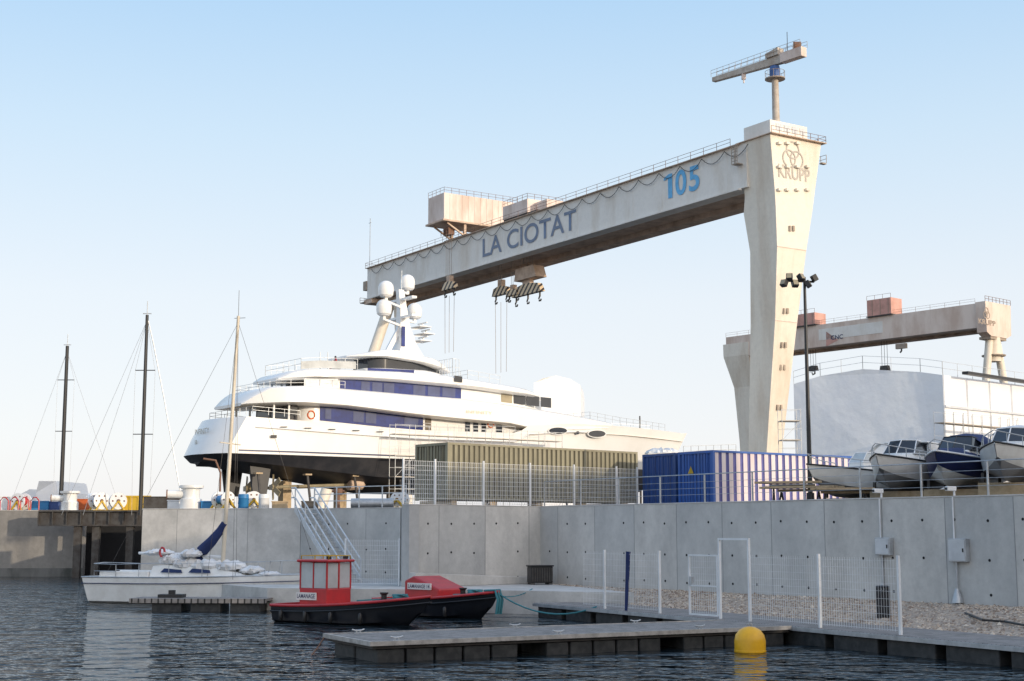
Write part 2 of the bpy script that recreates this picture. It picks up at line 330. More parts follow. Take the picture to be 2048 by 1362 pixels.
def arc(a,b,sag,n=10):
    a=Vector(a);b=Vector(b); return [a.lerp(b,i/n)-Vector((0,0,sag*4*(i/n)*(1-i/n))) for i in range(n+1)]
a=pf.o+pf.Y*(PW-.1)+Vector((0,0,.42)); wcurve('mooring_chain','rusty chain hanging from the left tip of the foreground pontoon','chain',arc(a,a+Vector((-.5,-.9,-.62)),.1),.02,m_rust)
# ---- buoy
b0=U(1500,1287,38.6)
br=thing('mooring_buoy','bright yellow barrel buoy floating beside the foreground pontoon','buoy',(b0.x,b0.y,0),0)
MB().lathe([(.02,-.42),(.3,-.4),(.4,-.3),(.415,-.1),(.415,.3),(.38,.45),(.28,.58),(.14,.65),(.02,.67)],n=28).build('float_body',m_yel,br,smooth=True)
MB().lathe([(.418,.0),(.422,.01),(.422,.05),(.418,.06)],n=28).build('seam_ring',m_yel,br)
mb=MB(); mb.tube([(-.06,0,.64),(-.06,0,.72),(0,0,.76),(.06,0,.72),(.06,0,.64)],.015,6); mb.build('lifting_eye',m_stl,br)
# ---- white walkway fence
fo=wf.o+wf.Y*.3; ff=Fr(fo.x,fo.y,.5,wf.a)
fr=thing('mesh_fence','white welded mesh fence with posts standing on the plank walkway','fence',ff.o,ff.a)
px_=[1210,1320,1441,1500,1640,1800]; xs=[ff.pt(p,1225)[0] for p in px_]
for i,(p,x) in enumerate(zip(px_,xs)):
    h=2.42 if p in (1441,1500) else 2.05
    MB().box(x-.035,x+.035,-.035,.035,0,h).build('post',m_wht,fr)
MB().box(xs[2]-.035,xs[3]+.035,-.035,.035,2.42,2.48).build('arch_bar',m_wht,fr)
for a,b in ((ff.pt(1168,1210)[0],xs[0]),(xs[0],xs[1]),(xs[3],xs[4]),(xs[4],xs[5])):
    meshp(MB(),a+.05,b-.05,.08,1.98,.1,.2,.006,-.045).build('mesh_panel',m_wire,fr)
gx=xs[2]-.1; ga=thing('mesh_gate','white framed mesh gate leaf standing by the arch of the walkway fence','gate',ff.o+ff.X*gx+Vector((0,0,.06)),ff.a+PI+.12)
mb=MB()
for a in ((0,1.35,0,.05),(0,1.35,1.85,1.9),(0,1.35,.9,.94)): mb.box(a[0],a[1],-.025,.025,a[2],a[3])
mb.box(0,.05,-.025,.025,.05,1.85); mb.box(1.3,1.35,-.025,.025,.05,1.85); mb.build('frame',m_wht,ga)
meshp(MB(),.06,1.3,.06,1.84,.1,.2,.006).build('mesh_panel',m_wire,ga)
mb=MB(); mb.box(1.18,1.3,-.05,.05,.98,1.2); mb.box(1.1,1.22,-.07,-.05,1.08,1.1); mb.build('lock',m_stl,ga)
a0=ff.o+ff.X*(ff.pt(1258,1215)[0])+ff.Y*(-.12)
rb=MB().tube([(0,0,0),(.02,0,.4),(.06,0,1.2),(.09,0,1.9),(.1,0,2.0)],.05,8,.09).build('rolled_parasol',m_tarp,smooth=True); rb.location=a0; tag(rb,'rolled navy cloth parasol leaning upright against the white walkway fence','parasol')
bp=GZ(1767,1238,.55); bb=thing('litter_bin','tall black slatted bin beside the gravel behind the white fence','bin',bp,0)
mb=MB()
for k in range(14):
    a=2*PI*k/14; mb.bar((.18*math.cos(a),.18*math.sin(a),0),(.18*math.cos(a),.18*math.sin(a),.95),.045)
mb.build('slats',m_blk,bb); MB().lathe([(.14,.02),(.15,.88)],n=12).build('liner',m_blk,bb); MB().lathe([(.2,.92),(.21,.98),(.17,1.0),(.16,.95)],n=14).build('rim',m_blk,bb)
bx=GZ(1080,1169,.9); e=thing('equipment_box','black ribbed box on the apron in front of the wall corner','box',bx,.3)
MB().box(-.5,.5,-.3,.3,.08,.78).build('body',m_blk,e,bevel=.03); MB().box(-.54,.54,-.34,.34,.78,.84).build('lid',m_blk,e,bevel=.02)
for i in range(9): MB().box(-.45+i*.11,-.41+i*.11,-.32,-.3,.14,.72).build('rib',m_stld,e)
for x in(-.4,.4): MB().box(x-.08,x+.08,-.28,.28,0,.08).build('foot',m_stld,e)
# ---- cabinets
lw=Fr(C2[0],C2[1],0,math.atan2(W1[1]-C2[1],W1[0]-C2[0]))
m_cab=mat('cabinet_grey',(.6,.62,.64),.5)
def cabinet(px,y0,y1,wpx,foot,label,label2):
    x,zt=lw.pt(px,y0); x2,_=lw.pt(px+wpx,y0); _,zb=lw.pt(px,y1); r=thing('electric_cabinet',label,'cabinet',lw.o+lw.X*x,lw.a)
    w_=x2-x; MB().box(0,w_,-.22,-.01,zb,zt).build('housing',m_stl,r,bevel=.015); MB().box(.04,w_-.04,-.24,-.222,zb+.04,zt-.04).build('door',m_cab,r)
    MB().box(w_-.12,w_-.08,-.26,-.241,(zb+zt)/2-.06,(zb+zt)/2+.06).build('handle',m_blk,r)
    MB().tube([(w_*.3,-.08,zb),(w_*.3,-.08,foot)],.035,8).build('conduit',m_stl,r,smooth=True); MB().tube([(w_*.2,-.05,zt),(w_*.2,-.05,4.3)],.025,8).build('cable_pipe',m_wht,r)
    MB().lathe([(.2,foot-.05),(.17,foot+.1),(.06,foot+.4)],w_*.3,-.1,10).build('foot_cone',m_stl,r,smooth=True)
    c=thing('security_camera',label2,'camera',lw.o+lw.X*(x+.1)+lw.Y*.1+Vector((0,0,4.35)),lw.a)
    MB().bar((0,0,0),(0,0,.2),.05).build('bracket',m_wht,c); MB().box(-.06,.06,-.4,.06,.15,.3).build('housing',m_wht,c,bevel=.02); MB().lathe([(.045,0),(.04,-.03)],0,-.4,10,'y',.22).build('lens',m_blk,c)
cabinet(1757,1075,1110,30,1.0,'small grey electric cabinet on the long wall above the black bin','white camera on the wall top above the smaller electric cabinet')
cabinet(1903,1077,1123,36,.95,'larger grey electric cabinet on the long wall with conduit running to the gravel','white camera on the wall top above the larger electric cabinet')
rr=thing('steel_railing','thin steel railing along the top of the long concrete wall','railing',lw.o+Vector((0,0,4.35))+lw.Y*.25,lw.a)
Lw=(Vector(W1)-Vector(C2)).length
n=11
for i in range(n+1): MB().bar((Lw*i/n,0,0),(Lw*i/n,0,1.08),.05).build('post',m_stl,rr)
for k,r in ((1.1,.022),(.8,.008),(.55,.008),(.3,.008)): MB().tube([(0,0,k),(Lw,0,k)],r,6).build('handrail' if k>1 else 'wire',m_stl,rr)
A=U(806,1010,61.2); Bp=U(1275,1010,70.0); f2=Fr(A.x,A.y,4.33,math.atan2(Bp.y-A.y,Bp.x-A.x)); LL=(Vector((Bp.x,Bp.y))-Vector((A.x,A.y))).length
r2=thing('mesh_fence','white welded mesh fence on the wall top before the olive container','fence',f2.o,f2.a)
xs2=[0]+[f2.pt(p,970)[0] for p in (870,967,1060,1148,1233)]+[LL]
for x in xs2: MB().box(x-.035,x+.035,-.035,.035,0,2.0).build('post',m_wht,r2)
for a,b in zip(xs2,xs2[1:]): meshp(MB(),a+.05,b-.05,.06,1.9,.1,.2,.011,-.04).build('mesh_panel',m_wire,r2)
r3=thing('steel_railing','galvanised railing on the quay wall beside the staircase top','railing',(-10.2,73.9,4.4),math.atan2(-4,5.45))
rail(MB(),[(0,0,0),(6.2,0,0)],1.05,1.5,3,.03).build('rails',m_gal,r3)
# ---- staircase
sb=Vector((-7.35,65.3,.9)); st_=Vector((-10.6,73.2,4.38)); d=st_-sb; sf=Fr(sb.x,sb.y,sb.z,math.atan2(d.y,d.x)); run=math.hypot(d.x,d.y); rise=d.z
sr=thing('steel_staircase','galvanised steel staircase climbing from the apron to the quay top','staircase',sb,sf.a)
for y in (-.5,.5):
    MB().bar((0,y,.1),(run,y,rise),.06,.32).build('stringer',m_gal,sr)
    mb=MB()
    for i in range(5):
        t=i/4; mb.bar((run*t,y,rise*t),(run*t,y,rise*t+1.05),.055)
    for h in (.55,1.05): mb.tube([(0,y,h),(run,y,rise+h),(run+.8,y,rise+h)],.038,6)
    mb.build('handrail',m_gal,sr)
for i in range(17):
    t=(i+.5)/17; MB().box(run*t-.14,run*t+.14,-.47,.47,rise*t,rise*t+.04).build('tread',m_stl,sr)
A=U(690,1160,62.5); B_=U(798,1160,61.2); f3=Fr(A.x,A.y,.9,math.atan2(B_.y-A.y,B_.x-A.x)); LL=(B_-A).length
r4=thing('mesh_fence','short white mesh screen at the foot of the steel staircase','fence',f3.o,f3.a)
for x in (0,LL): MB().box(x-.03,x+.03,-.03,.03,0,2.0).build('post',m_wht,r4)
meshp(MB(),.05,LL-.05,.06,1.95,.09,.2,.009).build('mesh_panel',m_wire,r4)
# ---------------------------------------------------------------- containers
def container(label,O,ang,mbody,mframe,mgroove,mside=None,mside2=None,z=4.35,tri=False,nr=42):
    Lc,W_,H=12.19,2.44,2.59; r=thing('shipping_container',label,'container',(O[0],O[1],z),ang)
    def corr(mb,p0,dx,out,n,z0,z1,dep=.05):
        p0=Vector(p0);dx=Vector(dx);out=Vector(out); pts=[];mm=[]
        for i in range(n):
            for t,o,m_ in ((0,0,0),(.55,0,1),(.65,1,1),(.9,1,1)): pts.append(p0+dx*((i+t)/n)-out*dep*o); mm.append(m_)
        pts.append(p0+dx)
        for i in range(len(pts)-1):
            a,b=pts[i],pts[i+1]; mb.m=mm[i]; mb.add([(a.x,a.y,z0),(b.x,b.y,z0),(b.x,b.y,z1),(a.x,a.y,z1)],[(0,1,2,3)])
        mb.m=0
    mb=MB(); corr(mb,(.12,.02,0),(Lc-.24,0,0),(0,-1,0),nr,.15,H-.1); corr(mb,(.12,W_-.02,0),(Lc-.24,0,0),(0,1,0),nr,.15,H-.1)
    mb.box(.1,Lc-.1,.1,W_-.1,H-.08,H-.03); mb.build('corrugated_side',[mside or mbody,mside2 or mgroove],r)
    mb=MB()
    for x in (0,Lc-.14):
        for y in (0,W_-.14): mb.box(x,x+.14,y,y+.14,0,H)
    for y in (0,W_-.1):
        for z_ in (.02,H-.1): mb.box(.14,Lc-.14,y,y+.1,z_,z_+.1 if z_>1 else z_+.14)
    for x in (0,Lc-.1):
        for z_ in (.02,H-.12): mb.box(x,x+.1,.14,W_-.14,z_,z_+.12)
    mb.build('frame',mframe,r)
    for k in (0,1):
        y0=.14+k*1.085; mb=MB(); corr(mb,(.04,y0,0),(0,1.07,0),(-1,0,0),5,.15,H-.13,.035); dr=mb.build('door',[mbody,mgroove],r)
        for q in (.28,.8): MB().tube([(.0,y0+q,.1),(.0,y0+q,H-.1)],.022,6).build('lock_rod',mframe,dr)
    if tri: MB().add([(-.03,1.7,1.55),(-.03,1.3,1.55),(-.03,1.5,1.9)],[(0,1,2)]).build('yellow_triangle_mark',m_yelp,r)
    MB().box(.1,Lc-.1,.1,W_-.1,.1,.15).build('floor',m_stld,r)
    return r
ang=math.atan2(.65,.76); OX,OY=-2.9,64.2
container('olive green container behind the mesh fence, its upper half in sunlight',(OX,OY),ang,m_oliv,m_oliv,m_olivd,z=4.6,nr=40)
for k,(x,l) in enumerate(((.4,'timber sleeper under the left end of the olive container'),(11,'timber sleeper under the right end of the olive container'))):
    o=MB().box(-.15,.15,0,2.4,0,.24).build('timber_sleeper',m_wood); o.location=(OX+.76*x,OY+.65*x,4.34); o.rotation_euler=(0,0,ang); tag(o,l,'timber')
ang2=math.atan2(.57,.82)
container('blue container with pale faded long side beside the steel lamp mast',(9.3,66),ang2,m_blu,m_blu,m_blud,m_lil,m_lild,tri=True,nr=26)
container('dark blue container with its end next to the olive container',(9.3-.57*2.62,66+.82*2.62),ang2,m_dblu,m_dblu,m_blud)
# ---------------------------------------------------------------- gantry crane 1
A=U(1540,268,200); B_=GZ(735,537,A.z); g1=Fr(A.x,A.y,4.35,math.atan2(B_.y-A.y,B_.x-A.x)); Lb=(B_-A).length; ZT=A.z-4.35
ZB=g1.pt(1485,376)[1]; VT=-g1.ptx(1640,285,0)[0]
u1h=g1.pt(1483,376)[0]
cr=thing('gantry_crane','huge cream gantry crane with blue 105 painted on its long beam','gantry crane',g1.o,g1.a)
mb=MB(); mb.box(u1h-1.2,Lb,-2.6,0,ZB,ZT); mb.box(u1h+.1,Lb,-.1,.5,ZB-.25,ZB-.01)
x=u1h+3
while x<Lb: mb.box(x,x+.08,.002,.02,ZB,ZT-.1); x+=7.7
mb.build('near_girder',m_cf,cr)
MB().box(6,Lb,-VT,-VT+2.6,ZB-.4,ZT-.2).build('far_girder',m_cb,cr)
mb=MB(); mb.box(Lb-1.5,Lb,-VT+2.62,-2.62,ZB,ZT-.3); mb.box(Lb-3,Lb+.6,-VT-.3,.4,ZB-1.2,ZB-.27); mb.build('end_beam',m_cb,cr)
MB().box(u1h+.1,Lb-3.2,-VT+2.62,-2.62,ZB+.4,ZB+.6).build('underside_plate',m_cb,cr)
rows=[]
for y,Lp,Mp,Rp,u0 in ((262,None,1538,1641,0),(376,1483,1549,1628,0),(410,1487,1551,1624,0),(492,1500,1554,1612,0),(640,1501,1550,1594,1.4),(905,1497,1533,1563,4),(1043,1495,1525,1548,5.2)):
    yv,z=g1.ptx(Mp,y,u0); yr,_=g1.ptx(Rp,y,u0)
    if y==262: yv=.01;u1=u1h;z=ZT+.02
    elif y==376: u1=u1h
    else: u1=g1.pt(Lp,y,yv)[0]
    if y==1043: z=0
    rows.append([(u0-.02,yv,z),(u1,yv,z),(u1,yr,z),(u0-.02,yr,z)])
MB().loft(rows).build('box_leg',m_cr,cr)
def on_end(px,py,u=-.06): y,z=g1.ptx(px,py,u); return (u,y,z)
for py,a,b in ((492,1554,1612),(640,1550,1594)):
    u={492:0,640:1.4}[py]
    p=Vector(on_end(a,py,u-.05)); q=Vector(on_end(b,py,u-.05)); q.z=p.z; MB().bar(p,q,.08,.12).build('seam_band',m_pink,cr)
for i,(px,py,u) in enumerate(((1583,457,-.05),(1571,622,1.2),(1567,690,1.8),(1564,735,2.4),(1558,815,3.1))):
    for dx in (-3,4):
        y,z=g1.ptx(px+dx,py,u-.1); MB().box(u-.22,u-.05,y-.17,y+.17,z-.4,z+.4).build('port_hole',m_brn,cr)
y,z=g1.ptx(1557,354,-.06); y2,_=g1.ptx(1620,360,-.06)
text('lettering','KRUPP',m_kr,cr,(-.08,y,z),(0,y2-y,0),(0,0,2.0),.015)
yc,zc=g1.ptx(1586,313,-.08); mb=MB()
def ring(mb,x,yc,zc,ro,ri,n=28):
    vs=[]
    for k in range(n):
        a=2*PI*k/n; vs+=[(x,yc+ro*math.cos(a),zc+ro*math.sin(a)),(x,yc+ri*math.cos(a),zc+ri*math.sin(a))]
    mb.add(vs,[(2*k,2*((k+1)%n),2*((k+1)%n)+1,2*k+1) for k in range(n)])
for i,(dy,dz) in enumerate(((0,.95),(-.75,-.4),(.75,-.4))): ring(mb,-.09-.01*i,yc+dy,zc+dz,1.35,1.12)
mb.build('ring_emblem',m_kr,cr)
for py in (283,330,376):
    for px in (1556,1572,1592,1612):
        y,z=g1.ptx(px,py,0)
        if py==283 and px>1600: continue
        MB().box(-.5,-.03,y-.35,y+.35,z-.5,z-.15).build('lug',m_cr,cr)
x,z=g1.pt(965,515,.1); x2,_=g1.pt(1152,465,.1); _,zt=g1.pt(965,478,.1)
text('lettering','LA CIOTAT',m_ltgrey,cr,(x,.09,z),(x2-x,0,0),(0,0,zt-z),.01)
x,z=g1.pt(1328,400,.1); x2,_=g1.pt(1399,385,.1); _,zt=g1.pt(1329,350,.1)
dx=x2-x; hz=zt-z
text('number','0',m_ltblue,cr,(x+dx*.33,.09,z),(dx*.31,0,0),(0,0,hz),.022)
text('number','5',m_ltblue,cr,(x+dx*.71,.09,z),(dx*.29,0,0),(0,0,hz*.99),.022)
MB().add([(x+dx*a,.09,z+hz*b) for a,b in ((.06,.0),(.24,0),(.24,.98),(.14,.98),(.0,.88),(.0,.76),(.12,.82),(.12,.0))],[(7,1,2,3,6),(3,4,5,6)]).build('number',m_ltblue,cr)
mb=MB(); x=u1h-2
while x<Lb-6: mb.tube(arc((x,.35,ZT-.5),(x+5.2,.35,ZT-.5),1.3,8),.055,5); x+=5.2
mb.build('festoon_cable',m_blk,cr)
rail(MB(),[(8,.5,ZT),(Lb,.5,ZT),(Lb+.5,-VT,ZT)],1.1,3,2,.035).build('railing',m_rust,cr)
MB().box(u1h,Lb,.01,.6,ZT-.12,ZT-.02).build('walkway',m_cb,cr)
mb=MB(); rail(mb,[(-.6,.3,ZT),(-.6,-VT-.6,ZT),(6,-VT-.6,ZT)],1.1,1.5,2,.035); mb.build('head_railing',m_rust,cr)
MB().box(-.7,7,-VT-.7,.35,ZT+.03,ZT+.15).build('head_platform',m_cb,cr)
mb=MB(); mb.box(-.3,.3,-VT-.9,-VT-.05,ZT-3,ZT-2.8); rail(mb,[(-.4,-VT-.8,ZT-2.8),(3,-VT-.8,ZT-2.8)],1.2,1,2,.04); mb.build('side_platform',m_brn,cr)
x,z=g1.pt(1476,330,.5); mb=MB(); mb.box(x-.6,x+.6,.1,1.2,z,z+.12); 
for h in (0,1,2): rail(mb,[(x-.6,1.2,z+h*.9),(x+.6,1.2,z+h*.9)],1,.6,2,.05)
mb.bar((x+.4,.6,z),(x+.4,.6,ZT),.08); mb.build('ladder_cage',m_brn,cr)
MB().box(1.0,6.6,-VT+1.6,-1.0,ZT+.16,ZT+2.6).build('head_cabin',m_cf,cr)
for i in range(4): MB().box(.93,.99,-VT+2+i*1.6,-VT+3.1+i*1.6,ZT+1.2,ZT+2.2).build('window',m_stl,cr)
# jib crane
zj=U(1549,120,203).z
jx=GZ(1549,120,zj); jb=Vector((jx.x,jx.y,ZT+4.35+2.6))
jr=thing('jib_crane','small slewing jib crane with blue collar standing on the crane leg head','crane',jb,0)
T=GZ(1426,160,zj)-jb; K=GZ(1606,100,zj)-jb; dirj=(T-K); dirj.z=0; dirj.normalize(); zz=zj-jb.z; T.z=K.z=zz
nrm=Vector((-dirj.y,dirj.x,0))
MB().lathe([(.62,-.02),(.55,.5),(.5,zz-2.9),(.7,zz-1.6)],n=16).build('column',m_jib,jr,smooth=True)
MB().lathe([(.75,zz-2.7),(.8,zz-2.5),(.8,zz-1.5),(.7,zz-1.01)],n=16).build('blue_collar',mat('collar_blue',(.05,.12,.33),.5),jr)
mb=MB(); mb.lathe([(1.5,zz-3.0),(1.5,zz-2.85)],n=16)
for k in range(10):
    a=2*PI*k/10; mb.bar((1.45*math.cos(a),1.45*math.sin(a),zz-2.9),(1.45*math.cos(a),1.45*math.sin(a),zz-1.8),.05)
mb.tube([(1.45*math.cos(2*PI*k/16),1.45*math.sin(2*PI*k/16),zz-1.8) for k in range(17)],.035,5); mb.build('ring_platform',m_brn,jr)
def bxd(mb,s0,s1,w0,w1,z0a,z1a,z0b,z1b):
    P=[]
    for s_,a,b in ((s0,z0a,z1a),(s1,z0b,z1b)):
        c=dirj*s_; P.append([c+nrm*w0+Vector((0,0,a)),c+nrm*w1+Vector((0,0,a)),c+nrm*w1+Vector((0,0,b)),c+nrm*w0+Vector((0,0,b))])
    mb.loft(P)
sT=T.dot(dirj); sK=K.dot(dirj)
mb=MB(); bxd(mb,-1.5,sT,-.4,.4,zz-.9,zz+.4,zz-.3,zz+.35); mb.build('jib',m_jib,jr)
mb=MB(); bxd(mb,sK,-1.52,-.6,.6,zz-.9,zz+.5,zz-.9,zz+.5); mb.build('counter_jib',m_pink,jr)
mb=MB(); c=dirj*(sK+1.2); mb.lathe([(.6,-.5),(.6,.5)],c.x,c.y,14,'x',zz+1.0); mb.build('winch_drum',m_rust,jr)
mb=MB(); bxd(mb,-1.2,1.2,-.7,.7,zz+.42,zz+1.5,zz+.42,zz+1.1); mb.build('machinery_box',m_jib,jr)
mb=MB(); rail(mb,[dirj*sT+nrm*-.6+Vector((0,0,zz+.4)),dirj*-1.5+nrm*-.7+Vector((0,0,zz+.5)),dirj*sK+nrm*-.8+Vector((0,0,zz+.5))],1.0,1.3,2,.03)
rail(mb,[dirj*sT+nrm*.6+Vector((0,0,zz+.4)),dirj*sK+nrm*.8+Vector((0,0,zz+.5))],1.0,1.3,2,.03); mb.build('railing',m_brn,jr)
mb=MB(); c=dirj*-2.5; mb.tube([c+Vector((0,0,zz+.4)),c+Vector((0,0,zz+3.6))],.05,5); mb.build('antenna',m_blk,jr)
mb=MB(); c=dirj*(sT*.5); mb.box(c.x-.3,c.x+.3,c.y-.3,c.y+.3,zz-1.4,zz-.6); mb.tube([c+Vector((0,0,zz-1.4)),c+Vector((0,0,zz-2.0))],.12,6); mb.build('hoist_trolley',m_pink,jr)
def rel(px,py,yl): return g1.pt(px,py,yl)
u,zb=rel(888,438,3.8); _,zt=rel(888,385,3.8)
tr=thing('crane_trolley','pink grey machinery house overhanging the crane beam on steel legs','crane trolley',g1.o+g1.X*u+Vector((0,0,ZT)),g1.a); zb-=ZT; zt-=ZT
MB().box(0,6.2,-13.2,3.8,zb,zt).build('machine_house',m_pink,tr)
for i in range(12): MB().box(-.06,-.002,-13+i*1.4,-12.9+i*1.4,zb,zt).build('panel_rib',m_pink,tr)
mb=MB(); rail(mb,[(0,-13.2,zt),(0,3.8,zt),(6.2,3.8,zt)],1.1,1.7,2,.035); mb.build('roof_railing',m_rust,tr)
MB().box(-.4,6.6,-13.4,4.2,zb-.35,zb-.01).build('floor_frame',m_cb,tr)
for x in (.5,5.5):
    for y in (-1.2,-VT+1.3):
        mb=MB(); mb.bar((x,y,.2),(x,y,zb-.3),.5); mb.bar((x,y,.5),(x,y+4 if y>-3 else y-3,zb-.5),.3); mb.build('support_leg',m_cb,tr)
for a,b in ((-1.9,-.6),(-VT+.6,-VT+1.9)): MB().box(-1.5,7.5,a,b,.02,.6).build('bogie',m_stld,tr)
mb=MB(); mb.box(1,3,.8,2.2,zb-2.6,zb-1.2); rail(mb,[(0.5,2.4,zb-2.7),(3.5,2.4,zb-2.7)],1,1,2,.05); mb.build('drive_platform',m_rust,tr)
u1_,_=rel(1052,425,0); u2_,_=rel(1003,440,0)
t2=thing('crane_trolley','lower pink grey winch house sitting on the middle of the crane beam','crane trolley',g1.o+g1.X*u1_+Vector((0,0,ZT)),g1.a)
MB().box(0,u2_-u1_,-8.2,-.3,.7,3.2).build('winch_house',m_pink,t2); MB().box(-3.8,-.02,-8.0,-2,.7,2.6).build('winch_annex',m_pink,t2); MB().box(-3,u2_-u1_,-1.9,-.5,.02,.68).build('bogie',m_stld,t2)
rail(MB(),[(0,-8.2,3.2),(0,-.3,3.2),(u2_-u1_,-.3,3.2)],1,1.7,2,.035).build('roof_railing',m_rust,t2)
m_str=bpy.data.materials.new('hazard_stripes'); m_str.use_nodes=True; nt=m_str.node_tree;N=nt.nodes;L=nt.links
g=N.new('ShaderNodeTexCoord'); wv=N.new('ShaderNodeTexWave'); wv.wave_type='BANDS'; wv.bands_direction='DIAGONAL'; wv.inputs['Scale'].default_value=.42; L.new(g.outputs['Object'],wv.inputs['Vector'])
crp=N.new('ShaderNodeValToRGB'); crp.color_ramp.interpolation='CONSTANT'; crp.color_ramp.elements[0].color=(.05,.04,.04,1); crp.color_ramp.elements[1].position=.42; crp.color_ramp.elements[1].color=(.75,.58,.38,1); L.new(wv.outputs['Fac'],crp.inputs[0]); L.new(crp.outputs[0],N['Principled BSDF'].inputs['Base Color'])
def hook(label,px,ytop,ybot,yl,wpx,cabs,big=False,lines=None):
    u,z1=rel(px,ytop,yl); _,z0=rel(px,ybot,yl); r=thing('crane_hook_block',label,'hook',g1.o+g1.X*u+g1.Y*yl+Vector((0,0,z0)),g1.a); H=z1-z0
    w_=wpx*.5/5.5
    mb=MB(); mb.prism([(-w_,H*.3),(w_,H*.3),(w_*.8,H*.62),(w_*.3,H*.7),(-w_*.3,H*.7),(-w_*.8,H*.62)],-.5,.5); mb.build('striped_beam',m_str,r)
    mb=MB(); mb.box(-w_*.25,w_*.25,-.45,.45,H*.7,H)
    if big: mb.prism([(-w_*.9,H*.85),(-w_*.7,H*1.3),(w_*.5,H*1.3),(w_*.6,H*.85)],-1.2,1.2)
    mb.build('sheave_block',m_cb,r)
    for x in ((-w_*.7,w_*.7) if not big else (-w_*.8,0,w_*.8)):
        mb=MB(); mb.bar((x,0,H*.3),(x,0,H*.12),.25); mb.tube([(x,0,H*.15),(x+.35,0,H*.05),(x+.2,0,-.2),(x-.25,0,-.2),(x-.4,0,.1)],.16,6); mb.build('hook',m_stld,r)
    for c in cabs: MB().tube([(c,.3,H*.9),(c,.3,ZT+(.6) - z0)],.045,4).build('hoist_rope',m_brn,r)
    if lines:
        _,zl=rel(px,lines,yl)
        for x in (-w_*.7,0.2,w_*.8): MB().tube([(x,0,-.1),(x*.9,0,zl-z0)],.045,4).build('hanging_sling',m_brn,r)
hook('striped hook block hanging on ropes in front of the crane beam',900,552,590,2.2,26,(-1,-.3,.3,1),lines=705)
hook('striped hook block with hanging slings left of the large lifting block',1003,560,603,-4.5,30,(-.5,.5),lines=745)
hook('small striped hook block between two larger ones under the beam',1027,570,600,-4.2,22,(-.3,.3))
hook('large striped lifting block with pink housing under the beam',1056,552,605,-4.5,54,(-2,-1,0,1,2),big=True)
MB().tube([(Lb-5,-VT/2+1.6,ZB-.3),(Lb-5,-VT/2+19,0)],1.15,12).build('tubular_leg',m_cr,cr,smooth=True)
MB().tube([(Lb-7,-VT/2+1.2,ZB-.3),(Lb-9,-VT/2-1,0)],1.0,12).build('tubular_leg',m_cr,cr,smooth=True)
mb=MB(); mb.tube([(Lb-1,.0,ZT),(Lb-1,0,ZT+11)],.08,5); mb.tube([(Lb-1.6,.0,ZT+10),(Lb-.4,0,ZT+10)],.06,4); mb.build('signal_mast',m_stl,cr)
mb=MB(); mb.box(Lb+.02,Lb+2.2,-2.5,.6,ZB-.8,ZB-.6); rail(mb,[(Lb+2.2,.6,ZB-.6),(Lb+2.2,-2.5,ZB-.6)],1.1,1,2,.05); mb.box(Lb+.05,Lb+1.6,-1.5,0.2,ZB+2,ZB+4); mb.build('end_platform',m_brn,cr)
# ---------------------------------------------------------------- gantry crane 2
m_far=mat('far_crane_paint',(.72,.61,.53),.6,c2=(.56,.43,.35),s=.3,streak=.4)
A=U(1950,607,320); B_=GZ(1590,656,A.z); g2=Fr(A.x,A.y,4.35,math.atan2(B_.y-A.y,B_.x-A.x)); ZT2=A.z-4.35; L2,_=g2.pt(1452,690)
c2=thing('gantry_crane','distant brown gantry crane with CNC marked on its beam','gantry crane',g2.o,g2.a)
ZB2=ZT2-5.6; V2=-g2.ptx(1996,612,0)[0]
MB().box(-.3,L2,-2.2,0,ZB2,ZT2).build('near_girder',m_far,c2); MB().box(0,L2,-V2,-V2+2.2,ZB2,ZT2).build('far_girder',m_cb,c2); MB().box(2,L2-1,-V2+2.22,-2.22,ZB2+.5,ZB2+.8).build('underside_plate',m_cb,c2)
MB().prismx([(.4,ZT2+.2),(.2,ZB2-1.2),(-1.5,ZB2-2),(-V2+1.5,ZB2-2),(-V2-.3,ZB2-1.2),(-V2-.6,ZT2+.2)],-2.8,-.32).build('end_frame',m_far,c2)
rail(MB(),[(-2.8,.4,ZT2+.2),(-2.8,-V2-.6,ZT2+.2)],1.2,1.5,2,.05).build('head_railing',m_rust,c2); rail(MB(),[(0,0,ZT2),(L2,0,ZT2)],1.1,4,2,.03).build('railing',m_rust,c2)
MB().box(25,44,.02,.06,ZB2+1.6,ZB2+4.4).build('pale_panel',m_cf,c2)
y,z=g2.ptx(1957,647,-2.85); y2,_=g2.ptx(1991,647,-2.85); text('lettering','KRUPP',m_brn,c2,(-2.88,y,z),(0,y2-y,0),(0,0,1.2),.02)
mb=MB(); yc,zc=g2.ptx(1973,627,-2.85)
for i,(dy,dz) in enumerate(((0,.6),(-.5,-.3),(.5,-.3))): ring(mb,-2.88-.01*i,yc+dy,zc+dz,.85,.68,20)
mb.build('ring_emblem',m_brn,c2)
x,z=g2.pt(1662,680,.1); x2,_=g2.pt(1686,678,.1); text('lettering','CNC',m_navy,c2,(x,.1,z),(x2-x,0,0),(0,0,1.1),.02)
mb=MB(); P=[g2.pt(*p,.1) for p in ((1652,663),(1652,693),(1676,680))]; mb.add([(p[0],.06,p[1]) for p in P],[(0,1,2)]); mb.build('red_triangle_mark',m_red2,c2)
def row(y,Lp,Rp):
    a,z=g2.pt(Lp,y,-.5); b,_=g2.pt(Rp,y,-.5); return z,a,b
R_=[]
for y,Lp,Rp,w_ in ((690,1449,1500,V2),(715,1450,1500,V2),(775,1464,1502,V2*.7),(880,1471,1504,V2*.55),(1040,1478,1506,V2*.4)):
    z,a,b=row(y,Lp,Rp)
    if y==1040:z=0
    R_.append([(a,.1-(V2-w_)/2,z),(b,.1-(V2-w_)/2,z),(b,-V2+(V2-w_)/2,z),(a,-V2+(V2-w_)/2,z)])
